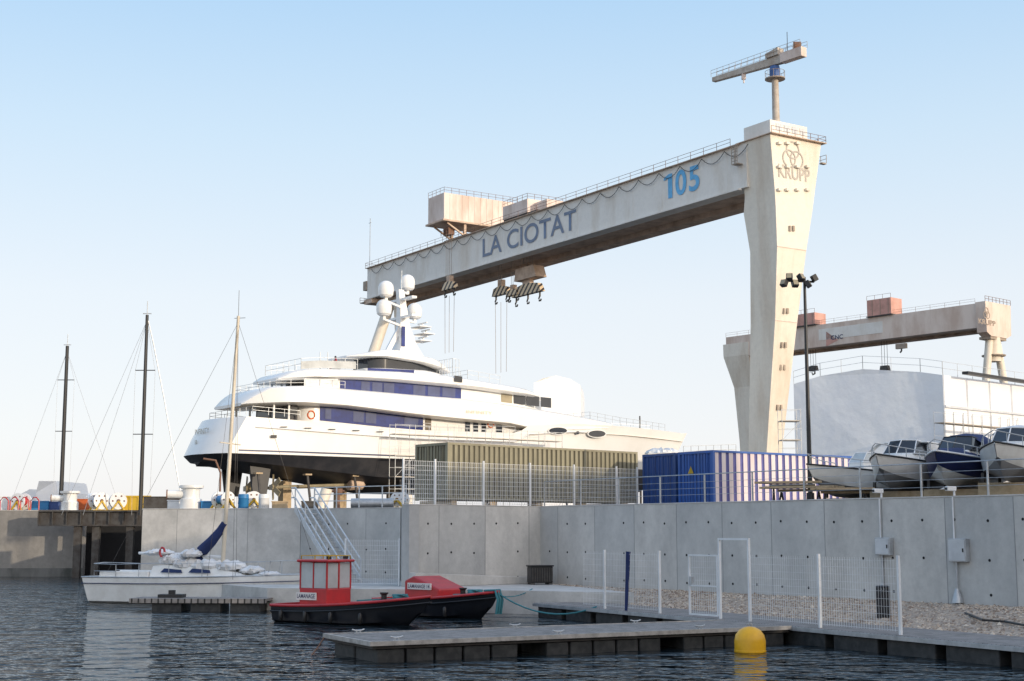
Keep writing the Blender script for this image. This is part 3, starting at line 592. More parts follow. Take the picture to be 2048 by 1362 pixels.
MB().loft(R_).build('box_leg',m_cr,c2)
for s_ in (1,-1): MB().tube([(-1.2,-V2/2+s_*1.3,ZB2-1.5),(-1.2,-V2/2+s_*5.5,ZB2-20),(-1.2,-V2/2+s_*9,0)],.9,10).build('tubular_leg',m_cr,c2,smooth=True)
mb=MB(); mb.lathe([(2.6,ZB2-6.3),(2.7,ZB2-6)],-1.2,-V2/2,12); mb.box(-2.6,.3,-V2/2-3.3,-V2/2+3.3,ZB2-2.6,ZB2-2); mb.build('leg_platform',m_brn,c2); MB().tube([(-1.2,-V2/2,ZB2-2),(-1.2,-V2/2,ZB2-7.5)],1.6,12).build('pivot_column',m_cr,c2,smooth=True)
for px0,px1,y0,y1,lab,mm in ((1592,1654,626,656,'small red machinery house on the distant crane beam, nearer its box leg',m_red2),(1737,1811,596,637,'large red machinery house on the middle of the distant crane beam',m_red2)):
    a,_=g2.pt(px0,y1,0); b,_=g2.pt((px0*.35+px1*.65),y1,0); _,zt=g2.pt((px0+px1)/2,y0,0)
    r=thing('crane_trolley',lab,'crane trolley',g2.o+g2.X*b+Vector((0,0,ZT2)),g2.a); h=zt-ZT2
    MB().box(0,a-b,-4,.5,.3,h).build('machine_house',mm,r); MB().box(-.2,a-b+.2,-4.2,.7,0.02,.28).build('bogie',m_stld,r)
    for i in range(3): MB().box((a-b)*(i+.3)/3,(a-b)*(i+.3)/3+.12,.52,.56,.4,h-.1).build('panel_rib',m_brn,r)
    rail(MB(),[(0,.5,h),(a-b,.5,h)],1,2,1,.04).build('roof_railing',m_rust,r)
for px,lab in ((1627,'dark hook block below the distant crane beam near its box leg'),(1770,'dark hook block below the middle of the distant crane beam')):
    u,z0=g2.pt(px,742,-3); r=thing('crane_hook_block',lab,'hook',g2.o+g2.X*u+g2.Y*-3+Vector((0,0,z0)),g2.a)
    MB().prism([(-1.3,0),(1.3,0),(1,1.3),(-1,1.3)],-.5,.5).build('sheave_block',m_stld,r); MB().tube([(-.4,0,0),(-.4,0,-.7),(.3,0,-.9),(.5,0,-.4)],.2,6).build('hook',m_stld,r)
    for c in (-.8,0,.8): MB().tube([(c,0,1.2),(c,0,ZB2-z0)],.06,4).build('hoist_rope',m_stld,r)
u,z0=g2.pt(1798,700,1); r=thing('crane_hook_block','small brown hook hanging close beneath the distant crane beam','hook',g2.o+g2.X*u+Vector((0,0,z0)),g2.a); MB().box(-1.4,1.4,-.4,.4,.4,1.6).build('sheave_block',m_brn,r); MB().tube([(0,0,.4),(0,0,-.1),(.4,0,-.5)],.2,6).build('hook',m_stld,r)
# ---------------------------------------------------------------- sheds
def shed(label,P,vec,name='shrink_wrapped_shed'):
    pts=[U(*p) for p in P]; base=Vector((pts[0].x,pts[0].y,4.35)); r=thing(name,label,'shed',base,0)
    A_=[p-base for p in pts]; A0=[Vector((A_[0].x,A_[0].y,0))]+A_+[Vector((A_[-1].x,A_[-1].y,0))]
    mb=MB(); V=Vector(vec); mb.loft([[p+V*t for p in A0] for t in (0,.25,.5,.75,1)]); mb.build('wrapped_skin',m_wrap,r); return r,A0,V
s1,A0,V1=shed('large white shrink wrapped shed behind the parked motorboats',[(1885,750,125),(1840,744,126.4),(1725,738,129.5),(1640,752,132),(1587,768,133.5)],(24,21,0))
m_seam=mat('wrap_seam',(.66,.69,.74),.5)
for t in (0,.12,.24,.36,.48,.6,.72,.84): 
    MB().bar(A0[1]+V1*t+Vector((.05,-.08,0)),(A0[0]+V1*t)+Vector((.05,-.08,0)),.06).build('strap_seam',m_seam,s1)
for hh in (.28,.55,.78):
    a=A0[0].lerp(A0[1],hh)+Vector((.1,-.12,0)); MB().bar(a,a+V1,.1,.2).build('sheet_overlap',m_seam,s1)
mb=MB(); 
for a,b in zip(A0[1:],A0[2:-1]): rail(mb,[a+Vector((0,-.1,0)),b+Vector((0,-.1,0))],1.2,2.5,2,.022)
rail(mb,[A0[1],A0[1]+V1],1.2,2.5,2,.022); mb.build('edge_scaffold_rail',m_stl,s1)
MB().bar(A0[1]+Vector((2,0,.2)),A0[1]+V1+Vector((0,0,.2)),.6,.25).build('roof_edge',m_blk,s1)
shed('small white shrink wrapped shed beyond the superyacht foredeck',[(1162,785,210),(1160,770,210),(1140,758,208.5),(1112,751,206.5),(1085,757,204),(1068,766,203)],(1,10,0))
shed('low white tent roof far behind the left quay',[(116,985,185),(112,962,185),(78,962,182),(72,985,182)],(1,10,0))
shed('wide white tarpaulin cover low on the far left horizon',[(190,1000,195),(150,985,193),(60,978,190),(20,1000,189)],(1,10,0))
def scaffold(label,fr_,nx,nz,dx,dz,dep,m=m_stl,r=.04):
    s_=thing('scaffold',label,'scaffold',fr_.o,fr_.a); mb=MB()
    for i in range(nx+1):
        for y in (0,dep): mb.bar((i*dx,y,0),(i*dx,y,nz*dz+1),r*1.6)
        for k in range(1,nz+1): mb.bar((i*dx,0,k*dz),(i*dx,dep,k*dz),r*1.4)
    for k in range(1,nz+1):
        for y in (0,dep): mb.bar((0,y,k*dz),(nx*dx,y,k*dz),r*1.5); mb.bar((0,y,k*dz+.95),(nx*dx,y,k*dz+.95),r)
    for i in range(nx): 
        for k in range(nz):
            if (i+k)%2==0: mb.bar((i*dx,0,k*dz),(i*dx+dx,0,k*dz+dz),r)
    mb.build('tube_frame',m,s_)
    for k in range(1,nz+1): MB().box(0,nx*dx,.05,dep-.05,k*dz,k*dz+.06).build('plank_deck',m_wood,s_)
p=U(1895,1000,120); scaffold('tube scaffold rising against the large white wrapped shed',Fr(p.x,p.y,4.35,math.atan2(21,24)),12,4,1.5,2.0,1.0,r=.022)
p=U(1568,1000,118); scaffold('narrow scaffold tower beside the foot of the big crane leg',Fr(p.x,p.y,4.35,.1),1,5,1.6,1.6,1.2,r=.03)
# ---------------------------------------------------------------- superyacht
ya=math.atan2(.585,.811); yf=Fr(-25.7,132,4.35,ya)
yr=thing('superyacht','large white superyacht with blue windows and black hull bottom on land','yacht',yf.o,ya)
LY=61.8; WL=6.12
def bb_(x): 
    if x<6: return 5.15+.35*max(0,x)/6
    if x<30: return 5.5
    return max(.04,5.5*(1-((x-30)/(LY-30))**2.1)) if x<LY else .04
def yp(px,py,ins=0):
    yl=0
    for i in range(6):
        x,z=yf.pt(px,py,yl); yl=5.5-bb_(x)+ins
    return x,z
def trace(P,ins=0): return [yp(a,b,ins) for a,b in P]
shr=trace([(462,831),(560,838),(700,849),(840,860),(1035,866),(1058,851),(1150,847),(1250,853),(1330,862),(1366,867)])
shr=[(x,z) for x,z in shr if x<LY]; shr.append((LY,shr[-1][1]+.1))
N_=60; rt=[];rb_=[]
for i in range(N_+1):
    x=LY*i/N_; f_=x/LY; b=bb_(x); zs=lerp(shr,x)
    bw=b*(.97 if x<30 else max(.0,.97-.75*((x-30)/(LY-30))**1.5)); xw=x*(1-.045*f_**6) 
    xs_=x+max(0,1.3*(1-x/9)) if x<9 else x
    k=max(0,(x-40)/(LY-40)); kz=WL-3.4 if x>16 else WL-1.1-2.3*(x/16)
    kz=kz+(WL-kz)*k**5*.9
    C=5.5; xk=xw-2.4*f_**8; xa=xw-.5*(1-min(1,x/9))
    rt.append([(xs_,C-b,zs),(xs_*.45+xa*.55,C-(b*.55+bw*.45),(zs+WL)/2),(xa,C-bw,WL)])
    rb_.append([(xa,C-bw,WL),(xw,C-bw*.9,WL+(kz-WL)*.55),(xk,C-bw*.5,kz+.35*(1-k)),(xk,C-.15,kz)])
def mirror(rs): return [[(p[0],11-p[1],p[2]) for p in r] for r in rs]
mb=MB(); mb.loft(rt,closed=False); mb.loft(mirror(rt),closed=False)
a=rt[0]; b=mirror(rt)[0]; nT=8; rows_=[]
for q,(p1,p2) in enumerate(zip(a,b)):
    rr_=[]
    for k in range(nT+1):
        t=k/nT; bul=-1.4*(1-(2*t-1)**2); v=Vector(p1).lerp(Vector(p2),t); rr_.append((v.x+bul,v.y,v.z))
    rows_.append(rr_)
mb.loft(rows_,closed=False)
hull=mb.build('hull',m_yw,yr,smooth=True)
mb=MB(); mb.loft(rb_,closed=False); mb.loft(mirror(rb_),closed=False)
lo=[]; b2=mirror(rb_)[0]
for p1,p2 in zip(rb_[0],b2):
    lo.append([(Vector(p1).lerp(Vector(p2),k/nT).x-1.4*(1-(2*k/nT-1)**2),Vector(p1).lerp(Vector(p2),k/nT).y,p1[2]) for k in range(nT+1)])
mb.loft(lo,closed=False); mb.loft([[rb_[i][3] for i in range(N_+1)],[mirror(rb_)[i][3] for i in range(N_+1)]],closed=False)
mb.build('hull_bottom',m_bh,yr,smooth=True)
st=[[(p[2][0],p[2][1]-.03,WL+.22),(p[2][0],p[2][1]-.035,WL+.36)] for p in rt[1:-2]]; MB().loft(st,closed=False).build('waterline_stripe',m_navy,yr)
st=[[(p[0][0],p[0][1]-.05,p[0][2]-1.0),(p[0][0],p[0][1]-.14,p[0][2]-.93),(p[0][0],p[0][1]-.05,p[0][2]-.86)] for p in rt[1:42]]; MB().loft(st,closed=False).build('rub_rail',m_yw,yr)
dk=[[(r[0][0],r[0][1]+.05,r[0][2]-1.0),(r[0][0],11-r[0][1]-.05,r[0][2]-1.0)] for r in rt]; MB().loft(dk,closed=False).build('main_deck',m_wood,yr)
def band(name,top,bot,ins,mt=m_yw,n=36,nose=6,tail=4,ch=.18):
    T_=trace(top,ins);B2=trace(bot,ins); x0=max(T_[0][0],B2[0][0]); x1=min(T_[-1][0],B2[-1][0]); rg=[]
    for i in range(n+1):
        t=i/n; t=.5-.5*math.cos(PI*t); x=x0+(x1-x0)*t; h=max(.1,bb_(x)-ins)
        if nose and x>x1-nose: h*=max(.08,1-((x-x1+nose)/nose)**2*(1-.25))
        if tail and x<x0+tail: h*=max(.1,1-((x0+tail-x)/tail)**2.5*.4)
        zt=lerp(T_,x);zb=lerp(B2,x); zb=min(zb,zt-.06); c=min(ch,(zt-zb)*.4); C=5.5; h=max(h,.15)
        rg.append([(x,C-h,zb+c),(x,C-h,zt-c),(x,C-h+c*1.5,zt),(x,C+h-c*1.5,zt),(x,C+h,zt-c),(x,C+h,zb+c),(x,C+h-c*2,zb),(x,C-h+c*2,zb)])
    return MB().loft(rg).build(name,mt,yr,smooth=True)
band('upper_deck_bulwark',[(502,802),(516,790),(545,772),(620,771),(700,778),(860,792),(920,796),(1000,806),(1100,822),(1180,836),(1252,851)],[(502,808),(600,807),(700,814),(840,832),(920,840),(1030,850),(1058,858),(1150,862),(1255,858)],.05,nose=3,tail=6)
band('bridge_deck_bulwark',[(575,751),(600,738),(640,736),(700,739),(800,743),(900,751),(980,764),(1060,778),(1128,795)],[(575,757),(640,756),(720,757),(800,762),(900,771),(960,777),(1030,787),(1130,799)],.7,nose=7,tail=6)
band('main_deck_house',[(598,806),(700,815),(840,833),(1040,851)],[(598,852),(700,858),(840,870),(1040,876)],1.5,nose=0,tail=2)
band('upper_deck_house',[(640,755),(720,757),(800,763),(900,772),(1030,787),(1122,797)],[(640,781),(700,786),(860,800),(920,804),(1000,814),(1122,832)],1.9,nose=7,tail=2)
band('sun_deck_house',[(745,714),(770,714),(850,726),(898,738)],[(745,747),(800,750),(898,762)],3.0,nose=5,tail=2,mt=m_dg)  # all-dark skin stands in for the shadow under the hardtop
band('sun_deck_lounge',[(745,733),(760,735),(850,740),(930,752)],[(745,748),(800,750),(930,766)],1.6,nose=5,tail=2)
band('hardtop',[(706,708),(750,703),(800,704),(870,716),(925,737)],[(706,712),(770,713),(840,724),(927,743)],2.2,nose=5,tail=5,ch=.1)
band('lower_hardtop',[(722,706),(770,699),(822,699)],[(722,710),(770,709),(822,712)],3.4,nose=3,tail=3,ch=.1)
def pane(px0,px1,t0,t1,b0,b1,ins,mt,name='window',ymin=.04,oval=False):
    n=12;rg=[]
    for i in range(n+1):
        t=i/n; px=px0+(px1-px0)*t; yt=t0+(t1-t0)*t; yb=b0+(b1-b0)*t
        if oval:
            s_=math.sqrt(max(0,1-(2*t-1)**2)); m_=(yt+yb)/2; yt=m_+(yt-m_)*s_; yb=m_+(yb-m_)*s_
        x,zt=yp(px,yt,ins); x2,zb=yp(px,yb,ins); y=5.5-bb_(x)+ins-ymin
        rg.append([(x,y,zb),(x,y,zt)])
    return MB().loft(rg,closed=False).build(name,mt,yr)
pane(680,922,754,774,786,799,1.9,m_yg,'blue_window_band')
pane(640,846,809,831,841,862,1.5,m_yg,'blue_window_band')
for a,b in ((722,739),(744,764),(767,788),(826,850),(855,879),(884,910)):
    q=(a-690)/230; q2=(b-690)/230
    pane(a,b,761+q*15,761+q2*15,783+q*12,783+q2*12,1.9,m_ygl,ymin=.07)
for a,b in ((650,662),(706,727),(731,752),(808,836)):
    pane(a,b,816+(a-646)*.1,816+(b-646)*.1,837+(a-646)*.1,837+(b-646)*.1,1.5,m_ygl,ymin=.07)
pane(735,828,736,740,742,749,1.6,m_yg)
for a,b in ((1002,1024),(1027,1050),(1053,1078),(1081,1102)):
    pane(a,b,786+(a-1002)*.1,786+(b-1002)*.1,804+(a-1002)*.12,804+(b-1002)*.12,1.9,m_dg if a>1020 else m_gold)
for a,b in ((930,940),(946,956),(962,972),(992,1004)): pane(a,b,842,843,866,867,1.5,m_dg)
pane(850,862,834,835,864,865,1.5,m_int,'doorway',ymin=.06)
for a,b,c,d in ((1097,1134,855,868),(1176,1211,861,874)):
    pane(a-2,b+2,c-1.5,c-1.5,d+1.5,d+1.5,-.03,m_yw,'port_rim',.05,True); pane(a,b,c,c,d,d,-.05,m_dg,'oval_port',.06,True)
pane(1151,1158,862,862,869,869,-.02,m_dg,'round_port',.1,True)
for px in range(560,800,48): pane(px,px+14,853+(px-560)*.05,853+(px-560)*.05,855+(px-560)*.05,855+(px-560)*.05,-.02,m_dg,'scupper',.1)
pane(541,553,870,870,876,876,-.02,m_dg,'hatch',.08)
pane(908,924,751,753,763,765,.66,m_dg,'side_opening',.06)
for px,py,ins in ((621,830,-.02),(980,848,1.0)):
    x,z=yp(px,py,ins); y=5.5-bb_(x)+ins-.15; mb=MB(); mb.tube([(x+.38*math.cos(2*PI*k/16),y,z+.38*math.sin(2*PI*k/16)) for k in range(17)],.08,6); mb.build('lifebuoy',m_ora,yr,smooth=True)
for px,yt,yb,ins in ((548,806,838,1.2),(578,806,840,1.2),(612,757,775,1.8),(632,757,778,1.8)):
    x,zt=yp(px,yt,ins);_,zb=yp(px,yb,ins); 
    for s_ in (0,1): 
        y=5.5-(bb_(x)-ins) if s_==0 else 5.5+(bb_(x)-ins); MB().bar((x,y,zb-.5),(x,y,zt+.2),.16).build('pillar',m_yw,yr)
x,z=yp(600,815,1.5); MB().box(x-1.0,x-.05,1.9,9.1,z-1.9,z+.4).build('aft_saloon_glass',m_dg,yr)
x,z=yp(650,770,1.9); MB().box(x-.8,x+.3,2.2,8.8,z-.8,z+1.2).build('aft_lounge_shade',m_int,yr)  # dark box painted as the shaded lounge interior
pane(608,676,757,758,775,783,.9,m_cloth,'awning_screen')
def deckrail(P,ins,h,name,mt,step=1.4):
    pts=[]
    for a,b in P:
        x,z=yp(a,b,ins); pts.append((x,5.5-bb_(x)+ins,z))
    mb=MB(); rail(mb,pts,h,step,2,.022)
    p=[(q[0],11-q[1],q[2]) for q in pts]; rail(mb,[pts[0]]+[p[0]],h,step,2,.022); rail(mb,p,h,step,2,.022); return mb.build(name,mt,yr)
deckrail([(602,738),(640,736),(715,739)],1.6,1.05,'sun_deck_rail',m_stl)
deckrail([(505,827),(600,836)],.4,.7,'aft_deck_rail',m_stl)
deckrail([(552,773),(640,772),(690,777)],.8,.7,'upper_deck_rail',m_stl)
deckrail([(905,751),(918,753)],1.0,1.8,'side_ladder',m_stl,.5)
deckrail([(935,757),(1000,768)],2.2,.9,'fore_sun_rail',m_stl)
deckrail([(850,861),(940,865),(1030,867)],.3,.75,'side_deck_rail',m_stl)
deckrail([(1180,838),(1240,849),(1330,862)],.25,.8,'bow_rail',m_stl)
pts=trace([(602,738),(640,736),(712,738)],1.5); MB().loft([[(x,5.5-bb_(x)+1.5,z),(x,5.5-bb_(x)+1.5,z+.75)] for x,z in pts],closed=False).build('glass_screen',mat('pale_screen',(.5,.52,.52),.15),yr)
def cp(px,py,yl=5.5): x,z=yf.pt(px,py,yl); return Vector((x,yl,z))
rg=[]
for c,lx,ly in ((cp(812,714),1.5,1.2),(cp(810,690),.95,.8),(cp(806,655),.6,.5),(cp(804,620),.42,.4),(cp(800,580),.32,.3)):
    rg.append([(c.x-lx,c.y-ly,c.z),(c.x+lx,c.y-ly,c.z),(c.x+lx,c.y+ly,c.z),(c.x-lx,c.y+ly,c.z)])
MB().loft(rg).build('radar_mast',m_yw,yr)
c0=cp(770,712);c1=cp(800,655); MB().bar(c0,c1,.35,.5).build('mast_strut',m_yw,yr)
pp=cp(798,672); MB().box(pp.x-.25,pp.x+.15,4.5,4.62,pp.z-1.2,pp.z+.9).build('mast_blue_panel',m_yg,yr)
for zz_,wd in ((cp(803,600).z,2.6),(cp(803,636).z,2.6)):
    c=cp(803,600); MB().box(c.x-.3,c.x+.3,5.5-wd,5.5+wd,zz_-.12,zz_+.12).build('crosstree',m_yw,yr)
for px,py,yl in ((772,577,3.6),(815,564,7.4),(768,614,3.6),(829,621,7.4)):
    c=cp(px,py,yl); MB().lathe([(.5,-.92),(.74,-.72),(.8,-.3),(.81,.0),(.77,.27),(.66,.5),(.48,.67),(.25,.78),(.02,.81)],c.x,c.y,22,cz=c.z).build('radome',m_yw,yr,smooth=True)
    mb=MB(); mb.bar((c.x,c.y,c.z-.9),(c.x,c.y,c.z-1.35),.3); q=cp(803,600); mb.bar((c.x,c.y,c.z-1.3),(q.x,5.5,c.z-1.5),.22); mb.build('radome_bracket',m_yw,yr)
for px,py in ((845,655),(852,669),(846,683)):
    c=cp(px,py); mb=MB(); mb.box(c.x-.9,c.x+.5,c.y-1.0,c.y+1.0,c.z-.05,c.z+.05); mb.bar((c.x,c.y,c.z),(c.x,c.y,c.z+.4),.15);mb.box(c.x-.08,c.x+.08,c.y-.9,c.y+.9,c.z+.4,c.z+.5); q=cp(812,py+6); mb.bar((c.x,c.y,c.z-.05),(q.x,5.5,q.z),.12); mb.build('radar_scanner',m_yw,yr)
c=cp(803,582); mb=MB(); mb.tube([c,c+Vector((0,0,2.2))],.05,5); mb.build('whip_antenna',m_stl,yr)
for px in (640,655):
    c=cp(px,738,3); MB().tube([c,c+Vector((0,0,1.7))],.04,5).build('flag_pole',m_stl,yr)
mid=lambda t,zf:(Vector(rt[0][0]).lerp(Vector(rt[0][2]),zf)+Vector((-1.4*(1-(2*t-1)**2)-.12,0,0))+Vector((0,(11-2*rt[0][0][1])*t,0)))
q=mid(.62,.42); q2=mid(.30,.42)
text('name_lettering','INFINITY',m_gold,yr,(min(q.x,q2.x)-.15,q.y,q.z),(0,q2.y-q.y,0),(0,0,.5),.01)
q=mid(.5,.62);text('name_lettering','II',m_gold,yr,(q.x-.12,q.y+.2,q.z-.3),(0,-.45,0),(0,0,.4),.01)
x,z=yp(932,826,0.05); x2,_=yp(984,833,.05); text('name_lettering','INFINITY',mat('pale_gold_letter',(.76,.69,.5),.4),yr,(x,-.02,z),(x2-x,0,0),(0,0,.3),.0)
for y in (2.3,8.5): MB().prism([(3,WL-3.8),(4.4,WL-3.8),(4.8,WL-1.0),(2.6,WL-1.0)],y-.15,y+.15).build('rudder',m_bh,yr)
for y in (2.6,8.4):
    MB().tube([(5.4,y,WL-3.0),(14,y,WL-2.6)],.16,8).build('shaft',m_gold,yr)
    mb=MB(); mb.lathe([(.3,-.3),(.3,.3)],5.4,y,8,'x',WL-3.0)
    for k in range(5):
        a=2*PI*k/5; mb.bar((5.3,y+.25*math.cos(a),WL-3+.25*math.sin(a)),(5.5,y+1.2*math.cos(a),WL-3+1.2*math.sin(a)),.12,.5)
    mb.build('propeller',m_gold,yr)
x,z=yp(715,940,2); MB().lathe([(.6,-.9),(.5,.6),(.1,1.0)],x,2.2,10,'x',WL-2.6).build('stabiliser',m_cb,yr)
for i in range(8):
    x=8+i*6.2; p=yf.o+yf.X*x+yf.Y*5.5; kz=WL-3.4 if x>16 else WL-1.1-2.3*(x/16)
    o=MB().box(-.6,.6,-.7,.7,0,.6); o.box(-.45,.45,-.55,.55,.6,max(.8,kz)); o=o.build('keel_block',m_wood); o.location=p; o.rotation_euler=(0,0,ya); tag(o,'stacked timber keel block under the superyacht hull','keel block','keel blocks under the superyacht')
for i in range(9):
    x=3+i*5.2; p=yf.o+yf.X*x+yf.Y*1.2; H=WL-1.6
    r=thing('hull_prop','steel prop holding up the near side of the superyacht hull','prop',p,ya,'steel props along the superyacht hull')
    MB().tube([(0,-1.2,0),(0,.0,H-.2)],.13,8).build('pole',m_stld,r); MB().box(-.35,.35,-.3,.3,H-.25,H-.1).build('pad',m_wood,r); MB().box(-.4,.4,-1.6,-.8,0,.1).build('foot_plate',m_stld,r)
p=yf.o+yf.X*16+yf.Y*-2.2; scaffold('tall light scaffold along the middle of the superyacht hull',Fr(p.x,p.y,4.35,ya),9,4,2.3,2.1,1.1,r=.026)
def person(label,loc,rz,cm):
    vs=[(0,0,.45),(0,0,.7),(.0,0,.98),(0,0,1.06),(.02,0,1.2),(.0,.19,.95),(.12,.26,.72),(.33,.18,.62),(0,-.19,.95),(.12,-.26,.72),(.33,-.18,.62),(.05,.1,.43),(.46,.13,.47),(.48,.13,.06),(.62,.13,.03),(.05,-.1,.43),(.46,-.13,.47),(.48,-.13,.06),(.62,-.13,.03)]
    es=[(0,1),(1,2),(2,3),(3,4),(2,5),(5,6),(6,7),(2,8),(8,9),(9,10),(0,11),(11,12),(12,13),(13,14),(0,15),(15,16),(16,17),(17,18)]
    rs=[.15,.15,.14,.06,.11,.07,.05,.035,.07,.05,.035,.09,.07,.045,.04,.09,.07,.045,.04]
    me=bpy.data.meshes.new('person'); me.from_pydata(vs,es,[]); o=bpy.data.objects.new('person',me); COL.objects.link(o); o.location=loc; o.rotation_euler=(0,0,rz)
    m=o.modifiers.new('skin','SKIN'); 
    for i,r in enumerate(rs): me.skin_vertices[0].data[i].radius=(r,r)
    me.skin_vertices[0].data[0].use_root=True
    o.modifiers.new('sub','SUBSURF').levels=1; me.materials.append(cm); tag(o,label,'person')
    MB().ball((.03,0,1.22),.115,10,1.15).build('head_hair',m_blk,o,smooth=True)
    return o
x,z=yp(674,740,2.0); p=yf.o+yf.X*x+yf.Y*(2.3)
bm_=MB().box(-.4,.3,-.6,.6,0,.36).build('sun_lounge_seat',m_yw,yr); bm_.location=(x,2.3,z+.1)
person('person in a red jacket seated on the superyacht sun deck',(p.x,p.y,4.35+z+.1),ya+PI,m_red)
# ---------------------------------------------------------------- generic small hull
def hullrings(L_,B_,zs0,zs1,zc,zk,n=22,fine=2.2,stern=.88):
    out=[]
    for i in range(n+1):
        f_=i/n; g_=max(0,(f_-.35)/.65); w_=B_/2*(1-g_**fine)*(stern+(1-stern)*min(1,f_/.4)); w_=max(w_,.015)
        zs=zs0+(zs1-zs0)*f_**2; q=max(0,(f_-.6)/.4); wc=w_*(.9-.35*q); zcf=zc+(zs-zc)*.45*q**1.6; zkf=zk+(zcf-zk)*q**2.2*.9
        x=f_*L_; out.append([(x,-w_,zs),(x-.02*L_*q,-(w_*.5+wc*.5)*1.01,(zs+zcf)/2),(x-.05*L_*q**2,-wc,zcf),(x-.1*L_*q**2,0,zkf)])
    return out
def hullbuild(rg,root,mats,name='hull',deck=None,dz=.08):
    mb=MB()
    full=[r+[ (p[0],-p[1],p[2]) for p in reversed(r[:-1])] for r in rg]
    n=len(full[0])
    for k in range(n-1):
        mb.m=1 if k in (2,3) and len(mats)>1 else 0
        mb.add([r[k] for r in full]+[r[k+1] for r in full],[(i,i+1,len(full)+i+1,len(full)+i) for i in range(len(full)-1)])
    mb.m=0; mb.add(full[0],[tuple(range(n))])
    h=mb.build(name,mats,root,smooth=True)
    bm=bmesh.new(); bm.from_mesh(h.data); bmesh.ops.remove_doubles(bm,verts=bm.verts,dist=.001); bmesh.ops.recalc_face_normals(bm,faces=bm.faces); bm.to_mesh(h.data); bm.free(); h.data.set_sharp_from_angle(angle=R(35))
    if deck:
        MB().loft([[(r[0][0],r[0][1]*.97,r[0][2]-dz),(r[0][0],-r[0][1]*.97,r[0][2]-dz)] for r in rg],closed=False).build('deck',deck,root)
    return h
def gun(rg,root,m,r,name='gunwale'):
    pts=[q[0] for q in rg]; mb=MB(); mb.tube(pts,r,8); mb.tube([(p[0],-p[1],p[2]) for p in pts],r,8); mb.bar(pts[0],(pts[0][0],-pts[0][1],pts[0][2]),r*2); return mb.build(name,m,root,smooth=True)
m_wsign=mat('sign_white',(.75,.75,.72),.5)
def workboat(label,S,Bw):
    S=Vector(S);Bw=Vector(Bw); d=Bw-S; L_=d.length; r=thing('mooring_boat',label,'boat',(S.x,S.y,0),math.atan2(d.y,d.x))
    rg=hullrings(L_,2.4,.58,1.0,.05,-.35,fine=2.3); hullbuild(rg,r,[m_bhul],deck=m_red,dz=.04); gun(rg,r,m_red,.05)
    for s_ in (1,-1): MB().tube([(q[0][0],q[0][1]*1.0*s_-.01*s_,q[0][2]-.2) for q in rg],.03,6).build('rubbing_strake',m_blk,r,smooth=True)
    for i in range(4): 
        x=.6+i*1.2; k=rg[min(20,int(x/L_*22))]; MB().lathe([(.03,-.26),(.07,-.21),(.07,.08),(.03,.13)],x,k[0][1]-.07,10,cz=.3).build('fender',m_blk,r,smooth=True)
    MB().lathe([(.1,.6),(.1,1.0),(.15,1.05),(.15,1.09)],L_*.68,0,12).build('towing_post',m_blk,r,smooth=True)
    P=[]
    for k in range(70):
        a=k*.55; rr_=.22+.07*math.sin(k*1.7); P.append((L_*.8+rr_*math.cos(a),.0+rr_*1.2*math.sin(a),.9+.002*k))
    MB().tube(P,.022,5).build('rope_coil',m_teal,r,smooth=True)
    MB().tube([(L_*.5+.3*k,(-.5 if k%2 else .4)*(1-k*.12),.78+.02*k) for k in range(7)],.025,5).build('loose_rope',m_teal,r,smooth=True)
    return r,L_,rg
r,L_,rg=workboat('black hulled boat with red wheelhouse moored nearest the camera',(-8.05,52.6),(-2.75,49.0))
x0,x1=1.0,2.3; HW=.66; ZT_=2.1
mb=MB(); mb.box(x0,x1,-HW,HW,.45,1.2); mb.build('wheelhouse',m_red,r,bevel=.05)
for x in (x0,x0+.62,x1-.06):
    for y in (-HW,HW-.06): MB().box(x,x+.06,y,y+.06,1.15,ZT_).build('window_post',m_red,r,bevel=.01)
for x in (x0,x1-.05): MB().box(x,x+.05,-.04,.03,1.15,ZT_).build('window_post',m_red,r,bevel=.01)
for y in (-HW+.02,HW-.03): 
    for a,b in ((x0+.065,x0+.615),(x0+.685,x1-.065)): MB().box(a,b,y,y+.01,1.2,ZT_-.02).build('window',m_glass,r)
for x in (x0+.02,x1-.035):
    for a,b in ((-HW+.065,-.045),(.035,HW-.065)): MB().box(x,x+.01,a,b,1.2,ZT_-.02).build('window',m_glass,r)
MB().box(x0-.1,x1+.1,-HW-.08,HW+.08,ZT_,ZT_+.1).build('wheelhouse_roof',m_red,r,bevel=.045)
mb=MB(); rail(mb,[(x0,-.58,ZT_+.1),(x1,-.58,ZT_+.1),(x1,.58,ZT_+.1),(x0,.58,ZT_+.1),(x0,-.58,ZT_+.1)],.13,.8,1,.018); mb.build('roof_rail',m_yelp,r)
for y in (-.5,.4): MB().box(x1-.2,x1-.05,y,y+.14,ZT_+.11,ZT_+.22).build('spotlight',m_blk,r,bevel=.02)
bd=MB().box(x0-.1,x0+.85,-HW-.05,-HW-.01,.78,1.04).build('name_board',m_wsign,r); text('lettering','LAMANAGE',m_navy,bd,(x0-.05,-HW-.055,.84),(.84,0,0),(0,0,.15),.01)
r,L_,rg=workboat('black and red open boat with LAMANAGE board moored behind the other',(-4.7,57.2),(-.5,52.9))
MB().prism([(1.5,.5),(1.5,1.32),(2.0,1.5),(3.5,1.05),(3.5,.5)],-.7,.7).build('engine_cover',m_red,r,bevel=.06)
bd=MB().prism([(1.75,1.0),(3.1,1.0),(3.1,1.24),(1.75,1.24)],-.76,-.705).build('name_board',m_wsign,r); text('lettering','LAMANAGE 14',m_navy,bd,(1.8,-.765,1.05),(1.24,0,0),(0,0,.14),.01)
bw=rg[-1][0]
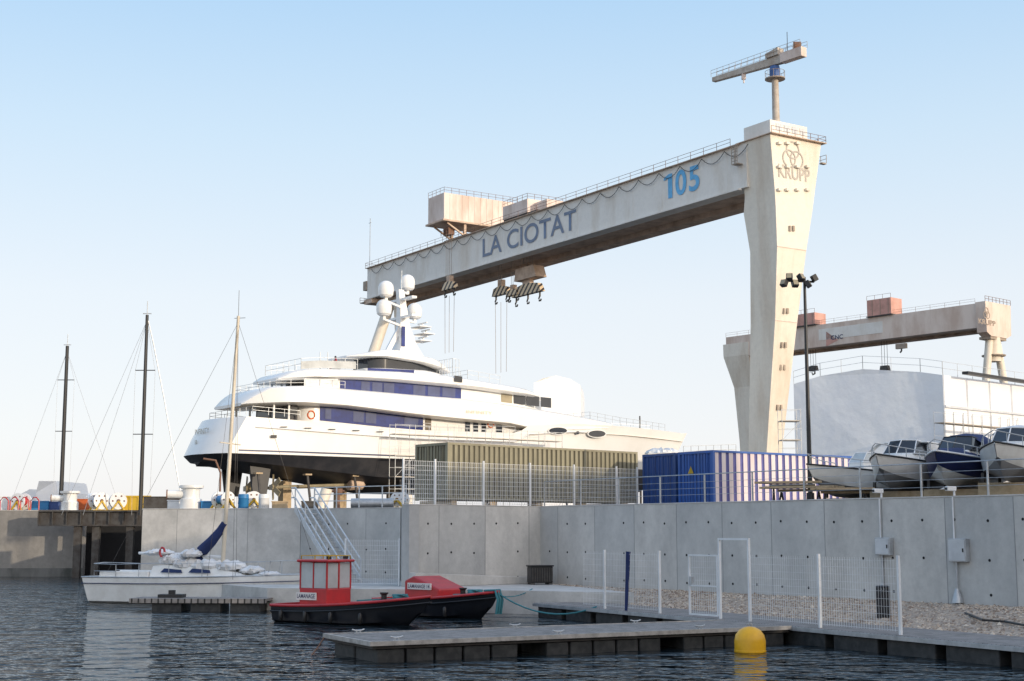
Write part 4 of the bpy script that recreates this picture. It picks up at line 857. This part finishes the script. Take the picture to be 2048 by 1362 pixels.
for y in (-.12,.0,.12): MB().tube([(bw[0]-.5,y*2,1.03),(bw[0]-.05,y,1.06),(bw[0]+.1,y,.7),(bw[0]+.0,y,.2)],.045,6).build('bow_rope_fender',m_teal,r,smooth=True)
wcurve('mooring_line','teal mooring line sagging from the black and red open boat to the walkway','rope',arc((-.6,53.0,1.0),(3.0,51.2,.55),.5),.03,m_teal)
wcurve('mooring_line','thin line from the open boat bow to the paved apron','rope',arc((-.9,53.2,1.0),(.8,56.9,.95),.25),.02,m_teal)
p=U(282,1190,60); sp=thing('small_pontoon','short weathered plank pontoon beside the white sailboat','pontoon',(p.x,58.2,0),-.06)
MB().box(0,5.6,0,1.6,.42,.52).build('deck',m_deck,sp); MB().box(0,5.6,-.05,-.002,.34,.52).build('edge_beam',m_deck,sp)
for i in range(3): MB().box(.9+i*1.6,2.1+i*1.6,.1,1.5,-.3,.41).build('float',m_flt,sp)
q=MB().box(-.5,.5,-.3,.3,0,.14).box(-.12,.12,-.1,.1,.14,.3); q.build('mooring_plate',m_blk,sp).location=(1.5,.8,.52)
# ---------------------------------------------------------------- sailboat
ps=U(204,1195,66.5); pe=U(640,1195,63.5); d=pe-ps; L_=math.hypot(d.x,d.y); sr=thing('sailboat','white moored sailboat with cream mast and navy sail cover','sailboat',(ps.x,ps.y,0),math.atan2(d.y,d.x)); sfm=Fr(ps.x,ps.y,0,math.atan2(d.y,d.x))
rg=hullrings(L_,3.1,1.15,1.35,.08,-.4,n=30,fine=2.0,stern=.66)
rg=[[(p[0]-(.45*(1-i/5)*(1-k*.33) if i<5 else 0),p[1],p[2]) for k,p in enumerate(r)] for i,r in enumerate(rg)]
hullbuild(rg,sr,[m_gel],deck=m_gel,dz=.03); gun(rg,sr,m_stl,.03,'toe_rail')
MB().tube([(q[0][0],q[0][1]*1.0-.012,q[0][2]-.28) for q in rg],.02,5).build('hull_stripe',m_navy,sr)
def cab(pts,y0,y1,name,mt,root,tap=.8):
    mb=MB(); mb.loft([[(x,y0*(1 if z<1.35 else tap),z) for x,z in pts],[(x,y1*(1 if z<1.35 else tap),z) for x,z in pts]]); return mb.build(name,mt,root,bevel=.05)
cab([(2.9,1.1),(3.0,1.66),(3.6,1.72),(6.3,1.56),(7.4,1.36),(7.9,1.2)],-.95,.95,'coachroof',m_gel,sr)
for a,b in ((3.5,4.6),(4.9,6.0)):
    for s_ in (-1,1): MB().add([(a,.95*s_,1.38),(b,.94*s_,1.36),(b-.1,.86*s_,1.5),(a+.15,.86*s_,1.56)],[(0,1,2,3)]).build('window',m_navy,sr)
for a,b in ((-.95,-.75),(.75,.95)): MB().box(.4,2.9,a,b,1.1,1.42).build('cockpit_coaming',m_gel,sr,bevel=.04)
mb=MB()
for y in (-.95,.95): mb.tube([(.15,y,1.1),(.12,y,1.75),(1.3,y*1.1,1.72),(1.3,y*1.1,1.1)],.022,6); mb.tube([(.13,y,1.42),(1.3,y*1.1,1.42)],.015,5)
mb.tube([(.12,-.95,1.75),(.05,0,1.78),(.12,.95,1.75)],.022,6); mb.build('stern_pulpit',m_stl,sr,smooth=True)
mb=MB()
for y in (-1,1):
    pr_=[]
    for x in (2.6,4.2,5.8,7.3,8.6):
        k=rg[int(x/L_*30)]; q=Vector((x,abs(k[0][1])*y*.95,k[0][2])); mb.bar(q,q+Vector((0,0,.6)),.022); pr_.append(q+Vector((0,0,.6)))
    mb.tube([(1.3,1.05*y,1.72)]+pr_,.009,4)
mb.build('lifeline',m_stl,sr)
mb=MB(); mb.tube([(8.6,-.55,1.3),(8.7,-.5,1.9),(L_+.05,0,1.95),(8.7,.5,1.9),(8.6,.55,1.3)],.022,6); mb.build('bow_pulpit',m_stl,sr,smooth=True)
xm,_=sfm.pt(445,1120,0); xt,zt=sfm.pt(477,632,0)
MB().tube([(xm,0,1.2),(xm*.5+xt*.5,0,zt*.5+.6),(xt,0,zt)],.105,10,.07).build('mast',m_cane,sr,smooth=True)
mb=MB(); t=.5; c=Vector((xm+(xt-xm)*t,0,1.2+(zt-1.2)*t)); mb.bar(c+Vector((0,-1,.05)),c+Vector((0,1,.05)),.05); mb.build('spreader',m_cane,sr)
mb=MB(); top=Vector((xt,0,zt-.3)); 
for q in ((L_-.1,0,1.3),(.1,0,1.1),(xm,-1.4,1.1),(xm,1.4,1.1),(xm+1.2,-1.3,1.1),(xm-.8,1.4,1.1)): mb.tube([top,q],.008,4)
mb.tube([top,(xt,0,zt+1.2)],.012,4); mb.tube([top+Vector((-.2,0,.2)),top+Vector((.35,0,.2))],.012,4); mb.build('standing_rigging',m_stld,sr)
P=[sfm.pt(a,b,0) for a,b in ((450,1046),(441,1062),(425,1082),(405,1102),(398,1118))]
MB().tube([(a,-.05,z) for a,z in P],.14,10,.32).build('sail_cover',m_tarp,sr,smooth=True)
P=[sfm.pt(a,b,0) for a,b in ((446,1114),(360,1108),(278,1106))]; MB().tube([(a,0,z) for a,z in P],.06,8).build('boom',m_wht,sr,smooth=True)
def lump(root,name,mt,c,s_,n=14,seed=1):
    rnd=random.Random(seed); mb=MB(); rg_=[]
    for i in range(n+1):
        t=i/n; e=max(.03,math.sin(PI*t)**.5); x=c[0]+s_[0]*(t-.5)*2; rg_.append([(x+rnd.uniform(-.04,.04),c[1]+s_[1]*e*math.cos(2*PI*k/12)*rnd.uniform(.75,1.1),c[2]+s_[2]*e*max(-.6,math.sin(2*PI*k/12))*rnd.uniform(.6,1.3)) for k in range(12)])
    mb.loft(rg_); return mb.build(name,mt,root,smooth=True)
for i,(px,py,sx,sz) in enumerate(((345,1120,.6,.3),(372,1128,.7,.34),(415,1131,.8,.3),(462,1133,.8,.28),(505,1141,.6,.2),(540,1148,.5,.13),(320,1106,.75,.18),(385,1108,.5,.24))):
    x,z=sfm.pt(px,py,-.3); lump(sr,'folded_sail',m_cloth,(x,-.35,z),(sx,.6,sz),seed=i)
x,z=sfm.pt(328,1104,-.8); MB().tube([(x+.12*math.cos(2*PI*k/12),-.95,z+.2*math.sin(2*PI*k/12)) for k in range(10)],.05,6).build('horseshoe_buoy',m_red,sr,smooth=True)
# ---------------------------------------------------------------- distant masts
def mast(label,px,yt,yb,D,r,m,stays,spr=(.35,.65)):
    b=U(px,yb,D); t=U(px,yt,D); b.z=4.35; H=t.z-b.z; q=thing('yacht_mast',label,'mast',b,0)
    MB().tube([(0,0,0),(0,0,H)],r,8,r*.75).build('pole',m,q,smooth=True)
    for s_ in spr: MB().bar((-.7,0,H*s_),(.7,0,H*s_),.06).build('spreader',m,q)
    mb=MB()
    for dx,zz in stays: mb.tube([(0,0,H*.97),(dx,0,zz)],.013,4)
    for s_ in (-1,1): mb.tube([(0,0,H*.97),(.7*s_,0,H*spr[1]),(.7*s_,0,H*spr[0]),(.6*s_,0,0)],.011,4)
    mb.tube([(0,0,H),(0,0,H+1)],.03,4); mb.bar((-.3,0,H+.1),(.3,0,H+.1),.06); mb.build('stay',m_stl,q); return q,H
mast('black mast at the far left above the quay',123,692,975,118,.19,m_blk,[(-4.5,0),(5.2,0)],(.5,.8))
q,H=mast('tall black mast with a furled white sail beside it',282,630,990,100,.15,m_blk,[(-4,0),(-5.5,0)],(.4,.72))
MB().tube([(.1,0,H*.97),(.5,0,H*.86),(1.4,0,H*.58),(2.8,0,H*.1)],.045,6).build('furled_sail',m_stl,q,smooth=True)
# ---------------------------------------------------------------- quay machinery
def reel(px,py,D,label,m1=m_wht,drum=m_blup,s_=.62,base=4.72,rz=-.25):
    p=U(px,py,D); r=thing('winch_reel',label,'winch',(p.x,p.y,base),rz); zc=s_*1.05+.1
    for y in (-.45,.45):
        fl_=MB().lathe([(s_,-.04),(s_,.04)],0,y,24,'y',zc).build('flange',m1,r)
        for k in range(6): 
            a=2*PI*k/6; MB().lathe([(s_*.11,-.05),(s_*.11,.05)],s_*.66*math.cos(a),y,8,'y',zc+s_*.66*math.sin(a)).build('flange_hole',m_rust,fl_)
        MB().lathe([(s_*.22,-.08),(s_*.22,.08)],0,y,12,'y',zc).build('hub',m_rust,fl_)
    MB().lathe([(s_*.5,-.42),(s_*.5,.42)],0,0,16,'y',zc).build('drum',drum,r,smooth=True)
    mb=MB()
    for x in (-.5,.5): 
        for y in (-.55,.55): mb.bar((x,y,0),(0,y,zc),.1)
    mb.box(-.7,.7,-.62,.62,0,.1); mb.build('stand',m_yelp,r)
reel(198,1000,106,'white winch reel with rusty holes left of the yellow skip',rz=.7); reel(236,1002,106.5,'white and blue winch reel touching the yellow skip',rz=.35)
reel(447,985,79,'white winch reel with yellow stand left of the sailboat mast',base=4.36,s_=.46,rz=.8); reel(506,988,79,'white and blue winch reel right of the sailboat mast',base=4.36,s_=.46,rz=.3); reel(42,1008,108,'white winch reel near the red hoops at far left',drum=m_red); reel(800,1000,75,'small white reel at the right end of the quay railing',base=4.36,s_=.38)
s_=thing('skip','yellow open skip on the quay below the tall black mast','skip',(U(272,1010,107).x,107,4.72),0); MB().prism([(-1.0,0),(1.0,0),(1.25,1.1),(-1.25,1.1)],-.7,.7).build('body',m_yelp,s_,bevel=.03); MB().box(-1.3,1.3,-.76,-.7,1.05,1.15).build('rim',m_yelp,s_)
for a in (-.3,.3): MB().box(a,a+.1,-.76,-.7,.05,1.05).build('rib',m_yelp,s_)
def vent(px,D,label,h,base=4.36,k=1):
    p=U(px,1000,D); r=thing('ship_capstan',label,'capstan',(p.x,p.y,base),.2)
    MB().lathe([(.75*k,0),(.75*k,h*.45),(.6*k,h*.5),(.6*k,h*.85),(.85*k,h*.9),(.85*k,h),(.1,h+.02)],n=20).build('body',m_gel,r,smooth=True)
    MB().lathe([(.28*k,-.9),(.28*k,.0)],-.5*k,0,12,'x',h*.65).build('side_pipe',m_gel,r,smooth=True); MB().lathe([(.32*k,-.95),(.32*k,-.88)],-.5*k,0,12,'x',h*.65).build('pipe_mouth',m_rust,r); MB().box(-1.1*k,1.1*k,-.8*k,.8*k,0,.08).build('base_plate',m_gel,r)
vent(382,80,'large white capstan machine on the quay left of the sailboat mast',1.4,k=.8); vent(140,107,'white capstan machine on the far quay above the steel girder',1.5,4.72,k=.85)
for px,w_,h,m,l,D in ((70,2.2,.75,m_blup,'bright blue crate on the far left quay',109),(100,1.6,.7,m_dblu,'dark blue crate on the far left quay',109.4),(168,1.0,.9,m_ora,'orange machine crate right of the white capstan',109),(325,2.2,1.0,m_stld,'dark grey crate right of the yellow skip',90),(6,1.6,1.1,m_wht,'white crate at the extreme left of the quay',109),(350,.7,.6,m_wht,'small white crate just left of the large capstan machine',82),(415,.6,.5,m_blup,'small blue crate just right of the large capstan machine',80),(560,.8,.45,m_wood,'small timber crate on the quay right of the white drum',78),(620,.9,.5,m_stld,'low dark crate on the quay left of the rusty pedestal',80)):
    p=U(px,1000,D); r=thing('machine_crate',l,'crate',(p.x,D,4.72 if D>100 else 4.33),.1); MB().box(-w_/2,w_/2,-.5,.5,.12,h).build('body',m,r,bevel=.03)
    for a,b in ((-w_/2+.05,-w_/2+.2),(w_/2-.2,w_/2-.05)): MB().box(a,b,-.5,.5,0,.119).build('skid',m_stld,r)
    MB().box(-w_/2-.03,w_/2+.03,-.53,.53,h,h+.06).build('lid',m,r)
p=U(38,1018,105); r=thing('hoop_barrier','red tubular hoop barrier on the far left quay','barrier',(p.x,105,4.76),0)
for i in range(4): MB().tube([(i*.75-1.4,0,0),(i*.75-1.4,0,.7),(i*.75-1.2,0,.95),(i*.75-1.0,0,.95),(i*.75-.8,0,.7),(i*.75-.8,0,0)],.05,6).build('hoop',m_red,r,smooth=True)
for px,l,m in ((487,'blue drum on the quay beside the sailboat mast',m_blup),(528,'white drum on the quay beside the blue winch reel',m_wht)):
    p=U(px,1000,77.5); o=MB().lathe([(.28,0),(.3,.05),(.28,.3),(.3,.33),(.28,.6),(.3,.63),(.28,.85),(.02,.86)],n=16).build('drum',m,smooth=True); o.location=(p.x,77.5,4.36); tag(o,l,'drum')
p=U(745,1005,74); o=MB().lathe([(.24,-1.1),(.27,-1.1),(.27,1.1),(.24,1.1)],0,0,16,'x',.27).build('steel_pipe',m_stl,smooth=True); o.location=(p.x,74,4.36); tag(o,'short silver pipe lying on the quay behind the railing','pipe')
p=U(676,1003,80); r=thing('pipe_pedestal','rusty pipe pedestal on the quay under the superyacht stern','pedestal',(p.x,80,4.34),0); MB().lathe([(.3,0),(.3,.1),(.12,.2),(.12,.9),(.25,1.0),(.25,1.25)],n=12).build('column',m_rust,r,smooth=True); MB().tube([(-.35,0,1.1),(.35,0,1.1)],.07,8).build('cross_pipe',m_rust,r)
p=U(440,985,82); r=thing('hoist_davit','small rusty davit with yellow bracket on the quay','davit',(p.x,82,4.36),0); MB().tube([(0,0,0),(0,0,2.2),(-.3,0,2.9),(-1.0,0,3.0)],.06,8).build('arm',m_rust,r,smooth=True); MB().box(-.25,.25,-.2,.2,0,.3).build('base',m_yelp,r)
# ---------------------------------------------------------------- motorboats on land
m_hb=mat('hull_bottom_grey',(.3,.3,.31),.6)
def motorboat(label,px,D,L_,hullm,hd,kind,clabel,zoff=0):
    p=U(px,920,D); r=thing('motorboat',label,'motorboat',(0,0,0),0)
    rg=hullrings(L_,2.35,1.0,1.3,.4,.0,fine=2.3,stern=.92); h=Vector((math.cos(hd),math.sin(hd),0)); loc=Vector((p.x,p.y,4.62+zoff))-h*L_; r.location=loc; r.rotation_euler=(0,0,hd)
    hullbuild(rg,r,[hullm,m_gel if hullm!=m_gel else m_hb],deck=m_gel,dz=.06); gun(rg,r,m_blk if hullm==m_gel else m_wht,.035,'rub_rail')
    if kind=='arch':
        MB().loft([[(L_*.35,-.45,.95),(L_*.35,.45,.95),(L_*.35,.4,1.5),(L_*.35,-.4,1.5)],[(L_*.5,-.45,.98),(L_*.5,.45,.98),(L_*.5,.35,1.45),(L_*.5,-.35,1.45)]]).build('helm_console',m_gel,r,bevel=.05)
        ws=[(L_*.36,-.42,1.48),(L_*.5,-.36,1.45),(L_*.5,.36,1.45),(L_*.36,.42,1.48)]; wt=[(L_*.34,-.36,1.85),(L_*.44,-.3,1.85),(L_*.44,.3,1.85),(L_*.34,.36,1.85)]
    else:
        mb=MB(); mb.loft([[(L_*.42,-.85,1.0),(L_*.42,.85,1.0),(L_*.42,.7,1.45),(L_*.42,-.7,1.45)],[(L_*.62,-.75,1.05),(L_*.62,.75,1.05),(L_*.62,.55,1.42),(L_*.62,-.55,1.42)],[(L_*.85,-.3,1.2),(L_*.85,.3,1.2),(L_*.85,.2,1.28),(L_*.85,-.2,1.28)]]); mb.build('fore_cabin',m_gel,r,bevel=.04)
        ws=[(L_*.40,-.8,1.42),(L_*.6,-.62,1.42),(L_*.64,0,1.42),(L_*.6,.62,1.42),(L_*.40,.8,1.42)]; wt=[(L_*.38,-.68,1.85),(L_*.5,-.52,1.95),(L_*.53,0,1.97),(L_*.5,.52,1.95),(L_*.38,.68,1.85)]
        if kind=='plain':
            for y in (-.82,.82): MB().box(L_*.2,L_*.41,y-.03,y+.03,1.0,1.85).build('cabin_side',m_gel,r,bevel=.02)
            MB().box(L_*.18,L_*.46,-.86,.86,1.86,1.93).build('cabin_roof',m_gel,r,bevel=.03)
    MB().loft([ws,wt],closed=False).build('windscreen',m_glass if kind=='arch' else m_dg,r)
    mb=MB(); mb.tube(wt,.03,6); mb.tube(ws,.02,6)
    for a,b in zip(ws,wt): mb.tube([a,b],.022,5)
    mb.build('windscreen_frame',m_wht if kind!='dark' else m_blk,r)
    mb=MB()
    A_=[Vector((rg[int(f_*22)][0][0],-abs(rg[int(f_*22)][0][1])*.9,rg[int(f_*22)][0][2]+.38)) for f_ in (.5,.65,.8,.93)]
    for a in A_:
        for s_ in (1,-1): q=Vector((a.x,a.y*s_,a.z)); mb.bar(q-Vector((0,0,.42)),q,.025)
    mb.tube(A_+[Vector((L_,0,1.7))]+[Vector((a.x,-a.y,a.z)) for a in reversed(A_)],.02,6); mb.build('bow_rail',m_stl,r,smooth=True)
    if kind=='arch':
        mb=MB(); mb.loft([[(x+.25,y,z),(x-.05,y,z),(x-.05,y*.97,z+.02),(x+.25,y*.97,z+.02)] for x,y,z in ((1.4,-1.0,1.0),(1.1,-.9,1.8),(.6,-.55,2.3),(.6,.55,2.3),(1.1,.9,1.8),(1.4,1.0,1.0))]); mb.build('radar_arch',m_gel,r)
    if kind in('dark','canopy'):
        rg_=[]
        for x,h_ in ((.5,1.75),(1.2,2.05),(2.0,2.12),(2.6,2.0),(L_*.47,1.9)): rg_.append([(x,-.95,h_-.28),(x,-.6,h_-.03),(x,0,h_+.04),(x,.6,h_-.03),(x,.95,h_-.28)])
        MB().loft(rg_,closed=False).build('canopy',m_tarp if kind=='dark' else m_cloth,r,smooth=True)
        mb=MB()
        for x in (.6,2.4):
            for y in (-.93,.93): mb.tube([(x,y,1.0),(x,y,1.8)],.02,5)
        mb.build('canopy_frame',m_stl,r)
        if kind=='dark': MB().loft([[(L_*.45,-.9,1.1),(L_*.45,-.5,1.5),(L_*.45,.5,1.5),(L_*.45,.9,1.1)],[(L_*.7,-.7,1.2),(L_*.7,-.3,1.48),(L_*.7,.3,1.48),(L_*.7,.7,1.2)],[(L_*.93,-.15,1.3),(L_*.93,-.05,1.36),(L_*.93,.05,1.36),(L_*.93,.15,1.3)]],closed=False).build('foredeck_cover',m_tarp,r,smooth=True)
    mb=MB(); mb.prism([(-.55,1.45),(-.1,1.5),(-.05,1.1),(-.2,1.0),(-.55,1.05)],-.2,.2); mb.prism([(-.4,1.05),(-.2,1.0),(-.25,.1),(-.4,.05)],-.08,.08); mb.build('outboard_motor',m_blk,r,bevel=.04)
    mb=MB(); mb.box(1.2,1.7,-.4,.4,.95,1.3); mb.box(1.2,1.3,-.4,.4,1.3,1.6); mb.build('helm_seat',m_gel,r,bevel=.04)
    c=thing('boat_cradle',clabel,'cradle',loc+Vector((0,0,4.35-loc.z)),hd)
    for x in (1.0,L_*.62): MB().box(x-.1,x+.1,-1.1,1.1,0,.26+zoff).build('bunk',m_wood,c)
    for x in (1.0,L_*.62):
        for y in (-.95,.95): MB().bar((x,y,.2),(x,y*.98,.62+zoff),.1).build('prop',m_stld,c)
    return r
motorboat('white open motorboat with a white radar arch, leftmost of the parked boats',1614,56.5,6.0,m_gel,R(-142),'arch','timber cradle under the leftmost parked motorboat',-.08)
motorboat('white motorboat with a small cabin roof, second of the parked boats',1752,52.5,6.2,m_gel,R(-124),'plain','timber cradle under the second parked motorboat from the left',.1)
motorboat('navy hulled motorboat with a navy canopy, third of the parked boats',1870,50.5,6.4,m_navy,R(-122),'dark','timber cradle under the navy hulled motorboat',.12)
motorboat('white motorboat with pale canopy cut by the right edge of the photo',1990,48.5,6.4,m_gel,R(-120),'canopy','timber cradle under the rightmost parked motorboat',.3)
for i,(px,py,D,l,h_) in enumerate(((1600,992,56,3.0,.1),(1585,984,57.5,2.6,.25),(1690,990,54,2.2,.02))):
    p=U(px,py,D); r=thing('timber_plank_bundle',('light timber planks lying left of the boat cradles','upper stack of timber planks beside the blue container','shorter timber planks beneath the leftmost motorboat')[i],'timber',(p.x,D,4.36+h_*1.6+.35),-.5+i*.2)
    for k in range(4): MB().box(-l/2+random.uniform(-.2,.2),l/2+random.uniform(-.2,.2),-.5+k*.26,-.3+k*.26,0,.08).build('plank',m_wood,r)
    t_=thing('trestle',('low trestle under the light planks left of the cradles','trestle under the upper plank stack by the container','low trestle under the planks below the leftmost motorboat')[i],'trestle',(p.x,D,4.34),-.5+i*.2)
    hh=.34+h_*1.6; MB().box(-.9,.9,-.06,.06,hh-.1,hh).build('beam',m_wood,t_)
    for x in (-.75,.75):
        for y in (-.25,.25): MB().bar((x,y,0),(x,0,hh-.08),.06).build('leg',m_stld,t_)
r=thing('covered_boat','white covered boat hull showing above the blue containers','boat',(U(1290,895,88).x,88,4.35),.12)
rg=hullrings(2.4,2.0,3.6,3.7,3.1,2.9); hullbuild(rg,r,[m_gel]); lump(r,'tarpaulin',m_cloth,(1.1,0,3.65),(1.1,.9,.35)); MB().box(.3,2,-.6,.6,0,3.0).build('support_stand',m_stld,r)
r=thing('covered_boat','long white hull with guard rail left of the crane leg foot','boat',(U(1362,895,90).x,90,4.35),.05); rg=hullrings(4.0,2,3.55,3.75,3.1,2.9); hullbuild(rg,r,[m_gel],deck=m_gel); MB().box(.5,3,-.5,.5,0,3.0).build('support_stand',m_stld,r); rail(MB(),[(0,-.9,3.55),(3.4,-.5,3.7)],.6,.5,2,.02).build('guard_rail',m_stl,r)
# ---------------------------------------------------------------- floodlight mast
p=U(1634,908,60.5); top=U(1625,545,60.5); H=top.z-4.35
fl=thing('floodlight_mast','tall dark floodlight mast behind the leftmost parked motorboat','lamp',(p.x-.1,61.6,4.35),.2)
MB().tube([(0,0,0),(0,0,H)],.11,10,.06).build('pole',m_blk,fl,smooth=True)
MB().bar((-1.0,0,H-.2),(.45,0,H-.2),.08).build('cross_arm',m_blk,fl)
for i,x in enumerate((-1.0,-.75,-.5,-.22,.1,.4)):
    hd=MB(); hd.box(-.14,.14,-.12,.1,-.15,.15); hd=hd.build('floodlight',m_blk,fl,bevel=.02); hd.location=(x,-.12,H-.2+(.14 if i%2 else -.14)); hd.rotation_euler=(-.5,0,.5*(i-2)); MB().box(-.11,.11,-.132,-.121,-.12,.12).build('lens',m_gold,hd)
MB().tube([(0,0,.0),(0,0,.5)],.17,10).build('base_sleeve',m_blk,fl)
wcurve('black_hose','black hose snaking over the gravel at the right','hose',[GZ(1930,1226,.8),GZ(1965,1240,.76),GZ(2010,1243,.73),GZ(2048,1250,.7),GZ(2090,1247,.7)],.035,m_blk)
p=U(1280,870,230); r=thing('ship_mast','small dark ship mast far beyond the superyacht bow','mast',(p.x,230,4.35),0); H=U(1280,832,230).z-4.35; MB().tube([(0,0,0),(0,0,H)],.25,6,.12).build('pole',m_stld,r); MB().bar((-.9,0,H-2.2),(.9,0,H-2.2),.25).build('radar_bar',m_stld,r)
# ---------------------------------------------------------------- waterfront houses casting the long shadow
t2=Vector((-S2.y,S2.x,0)); tl=math.tan(EL)
m_h=mat('render_ochre',(.6,.5,.36),.9); m_roof=mat('roof_tile',(.3,.12,.07),.9)
for i,(l0,l1,zs) in enumerate(((-60,-20,6.6),(-19.5,15,5.8),(15.5,36,6.2),(36.2,57,6.5),(57.3,90,3.6))):
    K=45; dist=K+46; h=zs+dist*tl; c=S2*K+t2*l0
    r=thing('waterfront_house',('tall ochre waterfront house','second ochre waterfront house','third ochre waterfront house','fourth ochre waterfront house','lowest ochre waterfront house')[i]+' across the harbour out of frame','house',(c.x,c.y,0),math.atan2(t2.y,t2.x))
    w_=l1-l0; MB().box(0,w_,-11,0,0,h-1.5).build('wall',m_h,r); MB().prismx([(.4,h-1.499),(-5.5,h),(-11.4,h-1.499)],-.2,w_+.2).build('roof',m_roof,r)
    for a in range(int(w_//4)):
        for b in range(3): MB().box(a*4+1.5,a*4+2.6,0.01,.05,3+b*4,4.8+b*4).build('window',m_dg,r)
